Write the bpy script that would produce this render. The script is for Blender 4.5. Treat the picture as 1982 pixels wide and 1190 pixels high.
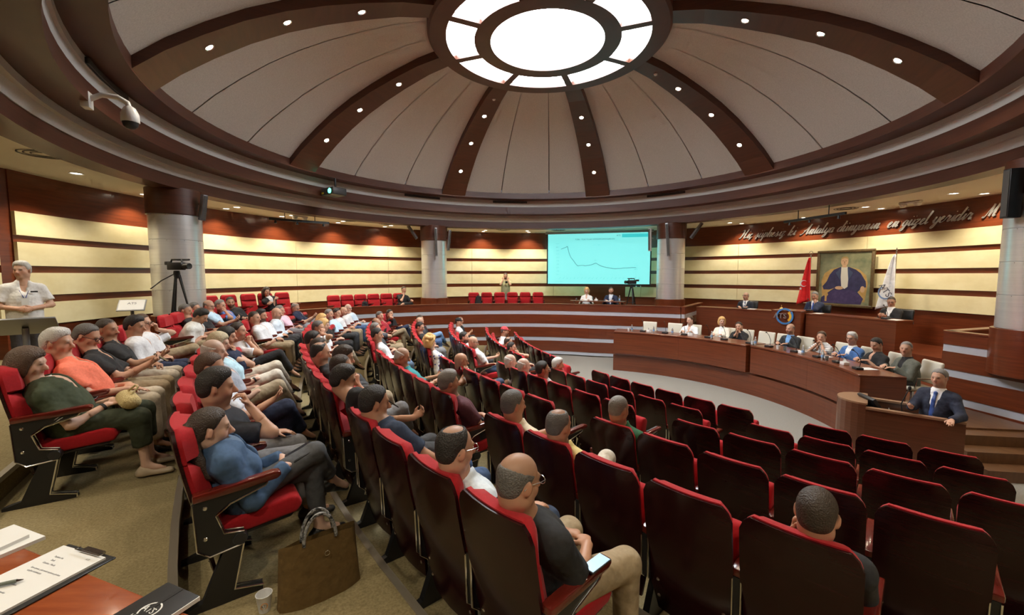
import bpy, bmesh, math, random
import numpy as np
from mathutils import Vector, Matrix

# ------------------------------------------------------------------ scene, camera, light
scene = bpy.context.scene
for o in list(bpy.data.objects):
    bpy.data.objects.remove(o)
COL = scene.collection
CAM_Z = 3.01
cam_data = bpy.data.cameras.new('camera')
cam_data.sensor_width = 36.0
cam_data.lens = 36.0 * 823.0 / 1982.0
cam_data.clip_start = 0.05
cam = bpy.data.objects.new('camera', cam_data)
cam.location = (0, 0, CAM_Z)
cam.rotation_euler = (math.radians(90 - 4.41), 0, 0)
COL.objects.link(cam)
scene.camera = cam

world = bpy.data.worlds.new('world')
scene.world = world
world.use_nodes = True
world.node_tree.nodes['Background'].inputs[0].default_value = (0.55, 0.68, 0.9, 1)
world.node_tree.nodes['Background'].inputs[1].default_value = 0.3

scene.view_settings.view_transform = 'Standard'
scene.view_settings.look = 'None'
scene.view_settings.gamma = 1.0
scene.view_settings.use_curve_mapping = False
scene.view_settings.exposure = 0.0
scene.cycles.max_bounces = 5
scene.cycles.diffuse_bounces = 3
scene.cycles.glossy_bounces = 2
scene.cycles.transmission_bounces = 3
scene.cycles.use_adaptive_sampling = True
scene.cycles.adaptive_threshold = 0.1
scene.cycles.adaptive_min_samples = 8
scene.cycles.sample_clamp_indirect = 4.0
scene.cycles.caustics_reflective = False
scene.cycles.caustics_refractive = False

SKY_POWER = 30.0          # glow of the skylight panes
WALL_SPOT = 115.0          # ring of recessed lamps by the wall
AISLE_SPOT = 160.0         # recessed lamps further in
RIB_SPOT = 110.0           # lamps in the dome ribs

# ------------------------------------------------------------------ geometry of the hall
AX = (0.76, 9.6)          # axis of the dome
WC, WR = (1.2, 9.4), 10.5  # centre and radius of the round wall
RC = (14.49, 15.27)       # centre of the curved seat rows
RR = {0: 13.3, 1: 14.47, 2: 15.45, 3: 16.62, 4: 17.66, 5: 18.71, 6: 19.84, 7: 20.92, 8: 22.0}
HTOP = {1: 1.96, 2: 1.82, 3: 1.59, 4: 1.42, 5: 1.25, 6: 1.05, 7: .87, 8: .69}
CHAIR_H = 1.05
FZ = {r: CAM_Z - HTOP[r] - CHAIR_H for r in HTOP}
GAL = 1.28                # far gallery floor
GAL_L = 1.45              # left gallery floor
PC, PR = (1.4, 8.69), 4.94  # stage arc
STAGE = 0.42
DAIS = 1.10
CEIL = CAM_Z + 1.92

rnd = random.Random(7)
def pol(c, r, deg):
    a = math.radians(deg)
    return (c[0] + r * math.cos(a), c[1] + r * math.sin(a))
def facing_rot(deg):
    """z rotation that turns local +y towards the centre, seen from angle deg"""
    return math.radians(deg + 90)

# ------------------------------------------------------------------ materials
MATS = {}
def mat(name, color, rough=.5, metal=0., spec=.5, coat=0., emis=None, estr=0., noise=None, bump=None, alpha=None, trans=0., sheen=0.):
    """noise = (scale xyz, amount, second colour); bump = (scale, strength)"""
    if name in MATS:
        return MATS[name]
    m = bpy.data.materials.new(name)
    m.use_nodes = True
    nt = m.node_tree
    b = nt.nodes['Principled BSDF']
    b.inputs['Base Color'].default_value = (*color, 1)
    b.inputs['Roughness'].default_value = rough
    b.inputs['Metallic'].default_value = metal
    b.inputs['Specular IOR Level'].default_value = spec
    b.inputs['Coat Weight'].default_value = coat
    b.inputs['Coat Roughness'].default_value = .12
    if sheen:
        b.inputs['Sheen Weight'].default_value = sheen
    if trans:
        b.inputs['Transmission Weight'].default_value = trans
    if emis:
        b.inputs['Emission Color'].default_value = (*emis, 1)
        b.inputs['Emission Strength'].default_value = estr
    tc = None
    if noise or bump:
        tc = nt.nodes.new('ShaderNodeTexCoord')
    if noise:
        sc, amt, col2 = noise
        mp = nt.nodes.new('ShaderNodeMapping')
        mp.inputs['Scale'].default_value = sc
        nt.links.new(tc.outputs['Object'], mp.inputs['Vector'])
        nz = nt.nodes.new('ShaderNodeTexNoise')
        nz.inputs['Scale'].default_value = 1.0
        nz.inputs['Detail'].default_value = 3
        nz.inputs['Roughness'].default_value = .6
        nt.links.new(mp.outputs['Vector'], nz.inputs['Vector'])
        rp = nt.nodes.new('ShaderNodeValToRGB')
        rp.color_ramp.elements[0].position = .5 - amt / 2
        rp.color_ramp.elements[1].position = .5 + amt / 2
        rp.color_ramp.elements[0].color = (*color, 1)
        rp.color_ramp.elements[1].color = (*col2, 1)
        nt.links.new(nz.outputs['Fac'], rp.inputs['Fac'])
        nt.links.new(rp.outputs['Color'], b.inputs['Base Color'])
    if bump:
        sc, st = bump[:2]
        nb = nt.nodes.new('ShaderNodeTexNoise')
        nb.inputs['Scale'].default_value = sc
        nb.inputs['Detail'].default_value = 2
        nt.links.new(tc.outputs['Object'], nb.inputs['Vector'])
        bp_ = nt.nodes.new('ShaderNodeBump')
        bp_.inputs['Strength'].default_value = st
        bp_.inputs['Distance'].default_value = bump[2] if len(bump) > 2 else .012
        nt.links.new(nb.outputs['Fac'], bp_.inputs['Height'])
        nt.links.new(bp_.outputs['Normal'], b.inputs['Normal'])
    MATS[name] = m
    return m

M_WOOD = mat('wall_wood', (.095, .019, .007), .28, coat=.35, noise=((1.5, 1.5, 26), .55, (.20, .046, .015)))
M_WOOD_DK = mat('dark_wood', (.058, .016, .007), .42, coat=.06, noise=((1.5, 1.5, 26), .6, (.105, .030, .013)))
M_DESK = mat('desk_wood', (.105, .024, .009), .3, coat=.3, noise=((1.2, 1.2, 34), .55, (.20, .052, .019)))
M_CREAM = mat('cream_panel', (.72, .62, .34), .75, noise=((2.2, 2.2, 3.5), .5, (.84, .75, .47)))
M_CEIL = mat('cream_ceiling', (.86, .81, .68), .9)
M_GREY = mat('grey_soffit', (.50, .48, .45), .9, noise=((60, 60, 60), .6, (.60, .58, .54)))
M_FABRIC = mat('dome_fabric', (.50, .475, .425), .95, noise=((45, 45, 45), .5, (.66, .625, .56)))
M_SEAM = mat('dome_seam', (.12, .10, .085), .9)
M_CARPET = mat('carpet', (.18, .14, .062), .97, noise=((70, 70, 70), .5, (.33, .27, .145)))
M_FLOOR = mat('floor_carpet', (.19, .18, .16), .97, noise=((60, 60, 60), .5, (.29, .275, .25)))
M_NOSE = mat('nosing_metal', (.40, .36, .29), .4, metal=.7)
M_STRIPE = mat('stripe_metal', (.62, .66, .74), .35, metal=.35)
M_STEEL = mat('column_steel', (.80, .80, .79), .28, metal=.6, noise=((1, 1, 60), .6, (.68, .68, .68)))
M_RED = mat('red_upholstery', (.34, .0015, .007), .9, sheen=.08, noise=((80, 80, 80), .5, (.44, .003, .010)))
M_SHELL = mat('chair_shell', (.013, .0022, .0030), .25, spec=.28, coat=.12, noise=((4, 4, 30), .6, (.030, .0045, .0055)))
M_ARMW = mat('armrest_wood', (.085, .008, .006), .2, coat=.6, noise=((30, 4, 4), .6, (.15, .018, .010)))
M_BLACK = mat('black_metal', (.012, .012, .013), .4)
M_PLAST = mat('black_plastic', (.02, .02, .022), .45)
M_CHROME = mat('chrome', (.75, .75, .75), .18, metal=1.)
M_WHITE = mat('white_plastic', (.78, .78, .76), .4)
M_PAPER = mat('paper', (.70, .70, .69), .8)
M_CREAML = mat('cream_leather', (.70, .66, .56), .5)
M_SILVER = mat('silver_letters', (.85, .85, .83), .2, metal=.85)
M_LAMP = mat('lamp_glow', (1, 1, 1), .5, emis=(1, .92, .72), estr=14)
M_RIBLAMP = mat('rib_lamp_glow', (1, 1, 1), .5, emis=(1, .86, .66), estr=22)
M_SKY = mat('skylight_glow', (1, 1, 1), .5, emis=(.88, .95, 1.0), estr=SKY_POWER)
M_GLASS = mat('clear_glass', (.95, .97, .97), .05, trans=.9)
M_GREYM = mat('grey_metal', (.33, .34, .36), .4, metal=.6)
M_VENT = mat('vent_grille', (.06, .055, .05), .6)
M_DARKTILE = mat('vent_slot', (.015, .015, .015), .8)

# ------------------------------------------------------------------ object helpers
def tag(o, label=None, cat=None, group=None, kind=None):
    if label: o['label'] = label
    if cat: o['category'] = cat
    if group: o['group'] = group
    if kind: o['kind'] = kind
    return o
def empty(name, loc=(0, 0, 0), rz=0.):
    o = bpy.data.objects.new(name, None)
    o.empty_display_size = .1
    o.location = loc
    o.rotation_euler = (0, 0, rz)
    COL.objects.link(o)
    return o
def link(name, mesh, parent=None, loc=None, rot=None):
    o = bpy.data.objects.new(name, mesh)
    COL.objects.link(o)
    if parent is not None: o.parent = parent
    if loc is not None: o.location = loc
    if rot is not None: o.rotation_euler = rot
    return o

class MB:
    """collects vertices and faces of one mesh"""
    def __init__(self):
        self.v, self.f, self.smooth = [], [], []
    def add(self, vs, fs, smooth=False):
        n = len(self.v)
        self.v += [tuple(x) for x in vs]
        self.f += [tuple(i + n for i in f) for f in fs]
        self.smooth += [smooth] * len(fs)
        return self
    def box(self, c, s, rz=0., M=None):
        hx, hy, hz = s[0] / 2, s[1] / 2, s[2] / 2
        vs = [Vector((x, y, z)) for z in (-hz, hz) for y in (-hy, hy) for x in (-hx, hx)]
        if M is None: M = Matrix.Rotation(rz, 3, 'Z')
        vs = [M @ v + Vector(c) for v in vs]
        return self.add(vs, [(0, 2, 3, 1), (4, 5, 7, 6), (0, 1, 5, 4), (2, 6, 7, 3), (0, 4, 6, 2), (1, 3, 7, 5)])
    def prism(self, pts, z0, z1):
        """vertical prism over a polygon of xy points"""
        n = len(pts)
        vs = [(p[0], p[1], z0) for p in pts] + [(p[0], p[1], z1) for p in pts]
        area = sum(pts[i][0] * pts[(i + 1) % n][1] - pts[(i + 1) % n][0] * pts[i][1] for i in range(n))
        fs = [tuple(range(n))[::-1], tuple(range(n, 2 * n))] + [(i, (i + 1) % n, n + (i + 1) % n, n + i) for i in range(n)]
        if area < 0: fs = [f[::-1] for f in fs]
        return self.add(vs, fs)
    def extrude(self, pts, x0, x1, M=None, off=(0, 0, 0)):
        """polygon in (y,z), extruded along x"""
        n = len(pts)
        vs = [Vector((x0, p[0], p[1])) for p in pts] + [Vector((x1, p[0], p[1])) for p in pts]
        if M is not None: vs = [M @ v for v in vs]
        vs = [v + Vector(off) for v in vs]
        area = sum(pts[i][0] * pts[(i + 1) % n][1] - pts[(i + 1) % n][0] * pts[i][1] for i in range(n))
        fs = [tuple(range(n))[::-1], tuple(range(n, 2 * n))] + [(i, (i + 1) % n, n + (i + 1) % n, n + i) for i in range(n)]
        if area < 0: fs = [f[::-1] for f in fs]
        return self.add(vs, fs)
    def tube(self, pts, r, n=8, cap=True):
        pts = [Vector(p) for p in pts]
        rs = r if isinstance(r, (list, tuple)) else [r] * len(pts)
        rings = []
        up = None
        for i, p in enumerate(pts):
            d = (pts[min(i + 1, len(pts) - 1)] - pts[max(i - 1, 0)]).normalized()
            if up is None:
                up = Vector((0, 0, 1)) if abs(d.z) < .9 else Vector((1, 0, 0))
            s = d.cross(up).normalized()
            up = s.cross(d).normalized()
            rings.append([p + (s * math.cos(2 * math.pi * k / n) + up * math.sin(2 * math.pi * k / n)) * rs[i] for k in range(n)])
        vs = [v for g in rings for v in g]
        fs = []
        for i in range(len(rings) - 1):
            for k in range(n):
                a, b = i * n + k, i * n + (k + 1) % n
                fs.append((a, a + n, b + n, b))
        if cap:
            fs.append(tuple(range(n)))
            fs.append(tuple(range((len(rings) - 1) * n, len(rings) * n))[::-1])
        self.add(vs, fs, True)
        return self
    def lathe(self, prof, c=(0, 0, 0), n=24, a0=0., a1=360., M=None, cap=False):
        full = abs(a1 - a0) >= 359.9
        m = n if full else n + 1
        vs = []
        for i in range(m):
            a = math.radians(a0 + (a1 - a0) * i / n)
            for r, z in prof:
                v = Vector((r * math.cos(a), r * math.sin(a), z))
                if M is not None: v = M @ v
                vs.append(v + Vector(c))
        k = len(prof)
        fs = []
        for i in range(n):
            j = (i + 1) % m
            for t in range(k - 1):
                fs.append((i * k + t, j * k + t, j * k + t + 1, i * k + t + 1))
        return self.add(vs, fs, True)
    def arc(self, c, r0, r1, z0, z1, a0, a1, n=None):
        """solid curved wall: annular sector"""
        if n is None: n = max(2, int(abs(a1 - a0) / 2.5))
        vs = []
        for i in range(n + 1):
            a = a0 + (a1 - a0) * i / n
            q0 = pol(c, r0(a) if callable(r0) else r0, a)
            q1 = pol(c, r1(a) if callable(r1) else r1, a)
            vs += [(*q0, z0), (*q1, z0), (*q1, z1), (*q0, z1)]
        fs = []
        for i in range(n):
            b, e = 4 * i, 4 * i + 4
            for k in range(4):
                fs.append((b + k, b + (k + 1) % 4, e + (k + 1) % 4, e + k))
        fs.append((3, 2, 1, 0)); fs.append((4 * n, 4 * n + 1, 4 * n + 2, 4 * n + 3))
        return self.add(vs, fs)
    def sphere(self, c, r, n=12, sc=(1, 1, 1), M=None):
        prof = [(max(1e-4, math.sin(math.pi * i / (n // 2))) * r, -math.cos(math.pi * i / (n // 2)) * r) for i in range(n // 2 + 1)]
        S = Matrix.Diagonal(Vector(sc))
        return self.lathe(prof, c, n, M=(M @ S if M is not None else S))
    def mesh(self, name, m, bevel=0., seg=2, smooth=None, fix=True):
        me = bpy.data.meshes.new(name)
        me.from_pydata(self.v, [], self.f)
        me.polygons.foreach_set('use_smooth', self.smooth if smooth is None else [smooth] * len(self.f))
        if m is not None: me.materials.append(m)
        if bevel or fix:
            bm = bmesh.new(); bm.from_mesh(me)
            if bevel:
                bmesh.ops.remove_doubles(bm, verts=bm.verts, dist=1e-5)
                ed = [e for e in bm.edges if e.is_manifold and e.calc_face_angle(0) > .5]
                bmesh.ops.bevel(bm, geom=ed, offset=bevel, segments=seg, affect='EDGES', profile=.5, clamp_overlap=True)
            bmesh.ops.recalc_face_normals(bm, faces=bm.faces)
            bm.to_mesh(me); bm.free()
            if bevel:
                me.polygons.foreach_set('use_smooth', [True] * len(me.polygons))
        if bevel or any(self.smooth) or smooth:
            me.set_sharp_from_angle(angle=math.radians(42))
        me.update()
        return me
    def build(self, name, m, parent=None, bevel=0., seg=2, smooth=None, loc=None, rot=None):
        return link(name, self.mesh(name, m, bevel, seg, smooth), parent, loc, rot)

def struct(o):
    o['kind'] = 'structure'
    return o
def text_mesh(s, size, depth=.01, shear=0., spacing=1., align='CENTER'):
    cu = bpy.data.curves.new('text', 'FONT')
    cu.body = s; cu.size = size; cu.extrude = depth / 2; cu.shear = shear
    cu.align_x = align; cu.align_y = 'CENTER'; cu.space_character = spacing; cu.resolution_u = 3
    o = bpy.data.objects.new('text', cu); COL.objects.link(o)
    bpy.context.view_layer.update()
    me = bpy.data.meshes.new_from_object(o.evaluated_get(bpy.context.evaluated_depsgraph_get()))
    bpy.data.objects.remove(o); bpy.data.curves.remove(cu)
    return me
ORD = ['first', 'second', 'third', 'fourth', 'fifth', 'sixth', 'seventh', 'eighth', 'ninth', 'tenth', 'eleventh', 'twelfth', 'thirteenth', 'fourteenth', 'fifteenth']
# ------------------------------------------------------------------ the setting: floors
STAGE = 0.5
fl = MB(); fl.prism([pol(WC, 13.6, a) for a in range(0, 360, 4)], -.2, 0)
struct(fl.build('floor', M_FLOOR))
for r in range(2, 9):
    a0, a1 = (178, 238) if r < 7 else (181, 240)
    m = MB(); m.arc(RC, RR[r - 1], RR[r] + (.06 if r == 8 else .0), 0, FZ[r], a0, a1, 40)
    t = struct(m.build('floor_tier', M_CARPET))
    n = MB(); n.arc(RC, RR[r - 1] - .012, RR[r - 1] + .035, FZ[r] - .035, FZ[r] + .006, a0, a1, 40)
    n.build('nosing_strip', M_NOSE, t)
m = MB(); m.arc(RC, RR[8] + .06, 27.5, 0, GAL_L, 190, 240, 30)
t = struct(m.build('floor_gallery', M_CARPET))
n = MB(); n.arc(RC, RR[8] + .048, RR[8] + .095, GAL_L - .035, GAL_L + .006, 190, 240, 30); n.build('nosing_strip', M_NOSE, t)

def spl(tab):
    xs, ys = zip(*tab)
    return lambda a: float(np.interp(a, xs, ys))
LOWR = spl([(-30, 8.2), (40, 7.05), (44, 6.9), (57, 6.45), (70, 6.2), (87, 6.3), (104, 6.5), (118, 6.8), (131, 7.15), (143, 7.7), (152, 8.0), (160, 8.1), (185, 8.3)])
m = MB(); m.arc(AX, lambda a: LOWR(a) + .1, 12.2, 0, GAL, 45, 158, 50); struct(m.build('floor_gallery', M_CARPET))
m = MB(); m.arc(AX, 8.25, 12.2, 0, GAL_L, 150, 190, 20); struct(m.build('floor_gallery', M_CARPET))
m = MB(); m.prism([(8.55, 8.1), (8.9, 4.0), (9.2, 0.5), (14, .5), (14, 9.6), (9.9, 8.9)], 0, GAL); struct(m.build('floor_gallery', M_CARPET))

# ------------------------------------------------------------------ walls
BAND_TOP = [4.18, 3.615, 3.046, 2.465]
BAND_H = .435
wall = MB(); wall.arc(WC, WR, WR + .2, 0, CEIL + .1, -25, 188.2, 100)
wall_back = struct(wall.build('wall_back', M_WOOD, smooth=True))
seams = [-21, 0, 21.3, 43.5, 64.5, 86, 106.8, 127.3, 147.3, 168, 188.2]
for bi, zt in enumerate(BAND_TOP):
    for a0, a1 in zip(seams, seams[1:]):
        spans = [(a0, a1)]
        if bi == 3 and a0 == 64.5: spans = [(64.5, 68.2), (77.7, 86)]
        for s0, s1 in spans:
            p = MB(); p.arc(WC, WR - .06, WR + .01, zt - BAND_H, zt, s0 + .03, s1 - .03, max(3, int((s1 - s0) / 1.5)))
            p.build('cream_panel', M_CREAM, wall_back, smooth=False)
c0 = pol(WC, WR, 188.2)
wl = MB(); wl.box((c0[0] - 1.67, c0[1] - .1, (CEIL + .1) / 2), (3.3, .2, CEIL + .1))
wall_left = struct(wl.build('wall_left', M_WOOD))
for zt in BAND_TOP:
    for k in range(2):
        p = MB(); p.box((c0[0] - .80 - k * 1.57, c0[1] - .23, zt - BAND_H / 2), (1.55, .06, BAND_H)); p.build('cream_panel', M_CREAM, wall_left)
m = MB(); m.arc(WC, 13.5, 13.7, 0, CEIL + .1, 186.4, 335, 60); struct(m.build('wall_rear', M_WOOD))
q0, q1 = pol(WC, WR, -25), pol(WC, 13.6, -25)
m = MB(); m.box(((q0[0] + q1[0]) / 2, (q0[1] + q1[1]) / 2, (CEIL + .1) / 2), (3.3, .2, CEIL + .1), math.radians(-25)); struct(m.build('wall_right', M_WOOD))

# silver script lettering on the wood band
GLY = {
 'ı': (.7, [[(0, .1), (.25, .55), (.45, 1), (.4, .4), (.5, .05), (.75, .25)]]),
 'n': (1.1, [[(0, .2), (.2, .8), (.35, 1), (.38, .6), (.3, 0)], [(.3, .1), (.5, .75), (.75, 1), (.85, .75), (.75, .2), (.9, .02), (1.15, .3)]]),
 'u': (1.1, [[(0, .3), (.2, .8), (.3, 1), (.22, .4), (.32, .03), (.55, .1), (.8, .6), (.9, 1)], [(.9, 1), (.8, .35), (.9, .03), (1.15, .3)]]),
 'e': (.8, [[(0, .25), (.35, .5), (.6, .8), (.5, 1), (.28, .9), (.15, .5), (.25, .1), (.5, .03), (.85, .35)]]),
 's': (.8, [[(0, .2), (.3, .7), (.45, 1.05), (.5, .7), (.6, .35), (.45, .03), (.15, .08)], [(.45, .03), (.85, .3)]]),
 'z': (.85, [[(.05, .9), (.3, 1), (.6, .95), (.3, .5), (.1, .05), (.4, .1), (.45, -.25), (.2, -.6), (0, -.5), (.3, -.1), (.85, .3)]]),
 'p': (1., [[(0, .2), (.25, .9), (.3, 1), (.2, .3), (.05, -.8)], [(.2, .4), (.45, .9), (.7, 1), (.8, .6), (.6, .1), (.3, .05)], [(.6, .1), (1.05, .3)]]),
 'h': (1., [[(0, .2), (.35, 1.3), (.5, 2), (.4, 2.1), (.3, 1.6), (.2, .6), (.15, 0)], [(.2, .2), (.45, .85), (.7, 1), (.75, .7), (.65, .2), (.8, .02), (1.05, .3)]]),
 'k': (.95, [[(0, .2), (.35, 1.3), (.5, 2), (.4, 2.1), (.3, 1.6), (.2, .6), (.15, 0)], [(.2, .4), (.5, .9), (.7, .95), (.6, .6), (.3, .5), (.6, .1), (.8, .03), (1, .3)]]),
 't': (.65, [[(0, .2), (.3, 1), (.42, 1.7), (.3, .6), (.35, .05), (.7, .3)], [(.1, 1.15), (.65, 1.2)]]),
 'l': (.6, [[(0, .2), (.3, 1.2), (.5, 1.9), (.4, 2.1), (.28, 1.5), (.2, .5), (.35, .03), (.65, .3)]]),
 'a': (.95, [[(.7, .85), (.45, 1), (.15, .7), (.1, .25), (.3, .02), (.55, .3), (.75, .95)], [(.75, .95), (.65, .3), (.75, .03), (1, .3)]]),
 'd': (.95, [[(.7, .85), (.45, 1), (.15, .7), (.1, .25), (.3, .02), (.55, .3), (.8, 1.2), (1, 2.1)], [(1, 2.1), (.72, .5), (.75, .03), (1, .3)]]),
 'g': (.95, [[(.7, .85), (.45, 1), (.15, .7), (.1, .25), (.3, .02), (.55, .3), (.75, .95)], [(.75, .95), (.62, .1), (.5, -.6), (.25, -.85), (.1, -.6), (.5, -.1), (1, .3)]]),
 'y': (1.05, [[(0, .3), (.2, .8), (.3, 1), (.22, .4), (.32, .03), (.55, .1), (.8, .6), (.9, 1)], [(.9, 1), (.78, .1), (.6, -.6), (.35, -.85), (.2, -.6), (.6, -.1), (1.1, .3)]]),
 'r': (.85, [[(0, .2), (.25, .95), (.35, 1.1), (.4, .9), (.7, .92), (.62, .4), (.68, .05), (.95, .3)]]),
 'c': (.7, [[(.6, .85), (.42, 1), (.15, .65), (.15, .2), (.35, .02), (.75, .3)]]),
 'A': (1.35, [[(-.4, .1), (0, 0), (.5, .8), (1.1, 2.1)], [(1.1, 2.1), (1, 1), (1.05, 0), (1.35, .3)], [(.1, .75), (.6, .95), (1.2, .8)]]),
 'H': (1.45, [[(-.3, 1.6), (.1, 2), (.35, 1.6), (.25, .6), (-.05, 0), (-.3, .2)], [(.15, 1), (.6, 1.1), (1, 1.05)], [(1.2, 2.1), (1, 1.2), (.95, .3), (1.1, .02), (1.4, .3)]]),
 'M': (1.7, [[(-.3, .2), (0, .1), (.3, 1.2), (.5, 2)], [(.5, 2), (.55, 1), (.6, .2)], [(.6, .2), (.9, 1.1), (1.2, 2)], [(1.2, 2), (1.15, 1), (1.2, .2), (1.5, .3)]]),
 '.': (.5, [[(.1, .02), (.18, .06)]])}
DOT = [[(.42, 1.5), (.47, 1.62)]]
GLY['i'] = (.7, GLY['ı'][1] + DOT); GLY['ü'] = (1.1, GLY['u'][1] + [[(.3, 1.5), (.35, 1.62)], [(.8, 1.5), (.85, 1.62)]])
GLY['ş'] = (.8, GLY['s'][1] + [[(.4, 0), (.48, -.2), (.28, -.38)]]); GLY['ç'] = (.7, GLY['c'][1] + [[(.35, 0), (.43, -.2), (.23, -.38)]])
def catmull(pts, n=6):
    P = [np.array(p, float) for p in pts]; P = [2 * P[0] - P[1]] + P + [2 * P[-1] - P[-2]]; out = []
    for i in range(1, len(P) - 2):
        for t in np.linspace(0, 1, n, endpoint=False):
            a, b, c, d = P[i - 1:i + 3]
            out.append(.5 * (2 * b + (c - a) * t + (2 * a - 5 * b + 4 * c - d) * t * t + (3 * b - a - 3 * c + d) * t ** 3))
    return out + [P[-2]]
def wall_text(s, a0, a1, z, xh, parent):
    adv = [GLY[ch][0] if ch != ' ' else .75 for ch in s]
    total = sum(adv); L = math.radians(a0 - a1) * WR; kx = L / total; x = 0
    for ch, ad in zip(s, adv):
        if ch != ' ':
            b = MB()
            for st in GLY[ch][1]:
                pts = [np.array(((x + p[0]) * kx + .5 * p[1] * xh, p[1] * xh)) for p in catmull(st)]
                vs, fs = [], []
                for i, p in enumerate(pts):
                    d = pts[min(i + 1, len(pts) - 1)] - pts[max(i - 1, 0)]; d = d / (np.linalg.norm(d) + 1e-9); nn = np.array((-d[1], d[0]))
                    w = xh * (.065 + .10 * max(0., -d[1]) ** 1.5)
                    for q, dep in ((p - nn * w, 0), (p + nn * w, 0), (p + nn * w, .02), (p - nn * w, .02)):
                        an = math.radians(a0) - q[0] / WR; r = WR - .045 + dep
                        vs.append((WC[0] + r * math.cos(an), WC[1] + r * math.sin(an), z + q[1]))
                for i in range(len(pts) - 1):
                    for k in range(4): fs.append((4 * i + k, 4 * i + (k + 1) % 4, 4 * i + 4 + (k + 1) % 4, 4 * i + 4 + k))
                fs += [(0, 1, 2, 3), (len(vs) - 1, len(vs) - 2, len(vs) - 3, len(vs) - 4)]
                b.add(vs, fs)
            b.build('wall_letter', M_SILVER, parent)
        x += ad
wall_text('Hiç şüphesiz ki  Antalya dünyanın  en güzel yeridir.  M', 43.4, 5.2, 4.40, .155, wall_back)

# ------------------------------------------------------------------ gallery parapet with metal stripes
STR = [(1.53, 1.67), (1.05, 1.19), (.54, .68), (.04, .16)]
PLK = [(1.67, 1.90), (1.19, 1.53), (.68, 1.05), (.16, .54)]
def parapet(name, add):
    root = struct(empty(name))
    for z0, z1 in PLK:
        m = MB(); add(m, 0, .12, z0, z1); m.build('wood_plank', M_WOOD, root)
    for z0, z1 in STR:
        m = MB(); add(m, .015, .12, z0, z1); m.build('metal_stripe', M_STRIPE, root)
    m = MB(); add(m, -.02, .16, 1.90, 1.93); m.build('top_cap', M_DESK, root)
    return root
def add_far(m, o0, o1, z0, z1):
    m.arc(AX, lambda a: LOWR(a) + o0, lambda a: LOWR(a) + o1, z0, z1, 44, 158, 60)
w = parapet('wall_gallery_far', add_far)
e0 = pol(AX, LOWR(44), 44)
def strip(m, pts, o0, o1, z0, z1):
    """wall along a polyline, offset to its right side"""
    P = [Vector(p) for p in pts]
    L = []
    for i, p in enumerate(P):
        d = (P[min(i + 1, len(P) - 1)] - P[max(i - 1, 0)]).normalized()
        L.append((p, Vector((d.y, -d.x))))
    m.prism([tuple(p + n * o0) for p, n in L] + [tuple(p + n * o1) for p, n in L[::-1]], z0, z1)
e1 = pol(AX, 9.6, 47)
parapet('wall_gallery_return', lambda m, o0, o1, z0, z1: strip(m, [e1, (e0[0] + .02, e0[1])], -o0, -o1, z0, z1))
parapet('wall_gallery_right', lambda m, o0, o1, z0, z1: strip(m, [(9.2, .5), (8.95, 4.0), (8.66, 6.6), (8.43, 8.24)], -.0 + o0, o1, z0, z1))
parapet('wall_gallery_corner', lambda m, o0, o1, z0, z1: strip(m, [(8.45, 8.25), (9.9, 8.75)], o0, o1, z0, z1))

# ------------------------------------------------------------------ stage platform, dais, steps
m = MB(); m.arc(PC, PR, 10.2, 0, STAGE, -16, 68.6, 40)
stage = struct(m.build('floor_stage', M_DESK))
m = MB(); m.arc(PC, 8.46, 10.4, STAGE, DAIS, 4, 60, 30); struct(m.build('floor_dais', M_WOOD))
steps = struct(empty('stage_stairs'))
M_TREAD = mat('stair_wood', (.085, .036, .014), .4, noise=((14, 2, 4), .6, (.16, .075, .03)))
for k in range(3):
    m = MB(); m.prism([(6.95, 6.0 + .3 * k), (8.55, 5.75 + .3 * k), (8.55, 6.05 + .3 * k), (6.95, 6.3 + .3 * k)], 0, .16 * (k + 1)); m.build('stair_step', M_TREAD, steps)
m = MB(); m.prism([(6.75, 6.9), (8.55, 6.65), (8.5, 8.3), (6.6, 8.3)], 0, STAGE + .012); m.build('stair_landing', M_TREAD, steps)

# ------------------------------------------------------------------ ceiling rings, dome, skylight
def zc(z): return CAM_Z + z
def ring(name, prof, m):
    b = MB(); b.lathe([(r, zc(z)) for r, z in prof], (AX[0], AX[1], 0), 128)
    return struct(b.build(name, m, smooth=False))
c = MB(); c.lathe([(8.52, CEIL), (14.2, CEIL), (14.2, CEIL + .15), (8.52, CEIL + .15)], (AX[0], AX[1], 0), 96)
ceiling = struct(c.build('ceiling', M_CEIL, smooth=False))
ring('trim_1', [(7.2, 3.2), (7.0, 3.13), (7.0, 2.90), (7.45, 2.90), (7.45, 3.0)], M_WOOD_DK)
ring('trim_2', [(7.43, 2.95), (7.43, 2.79), (7.47, 2.79), (7.50, 2.65), (7.7, 2.65)], M_GREY)
ring('trim_3', [(7.7, 2.67), (7.49, 2.66), (7.49, 2.39), (7.95, 2.39), (7.95, 2.5)], M_WOOD_DK)
ring('trim_4', [(7.93, 2.42), (7.93, 2.28), (8.0, 2.28), (8.08, 2.14), (8.3, 2.14)], M_GREY)
ring('trim_5', [(8.3, 2.17), (8.10, 2.16), (8.10, 1.89), (8.55, 1.89), (8.55, 2.1)], M_WOOD_DK)
RIBP = [(7.02, 2.90), (6.6, 3.26), (6.12, 3.60), (5.58, 3.94), (5.0, 4.24), (4.4, 4.49), (3.8, 4.70), (3.1, 4.91), (2.45, 5.03)]
RIB0 = 69.6
dome = struct(empty('ceiling_dome', (AX[0], AX[1], 0)))
b = MB(); b.lathe([(r, zc(z) + .31) for r, z in RIBP], (0, 0, 0), 96); b.build('backing_shell', M_SEAM, dome, smooth=True)
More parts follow.
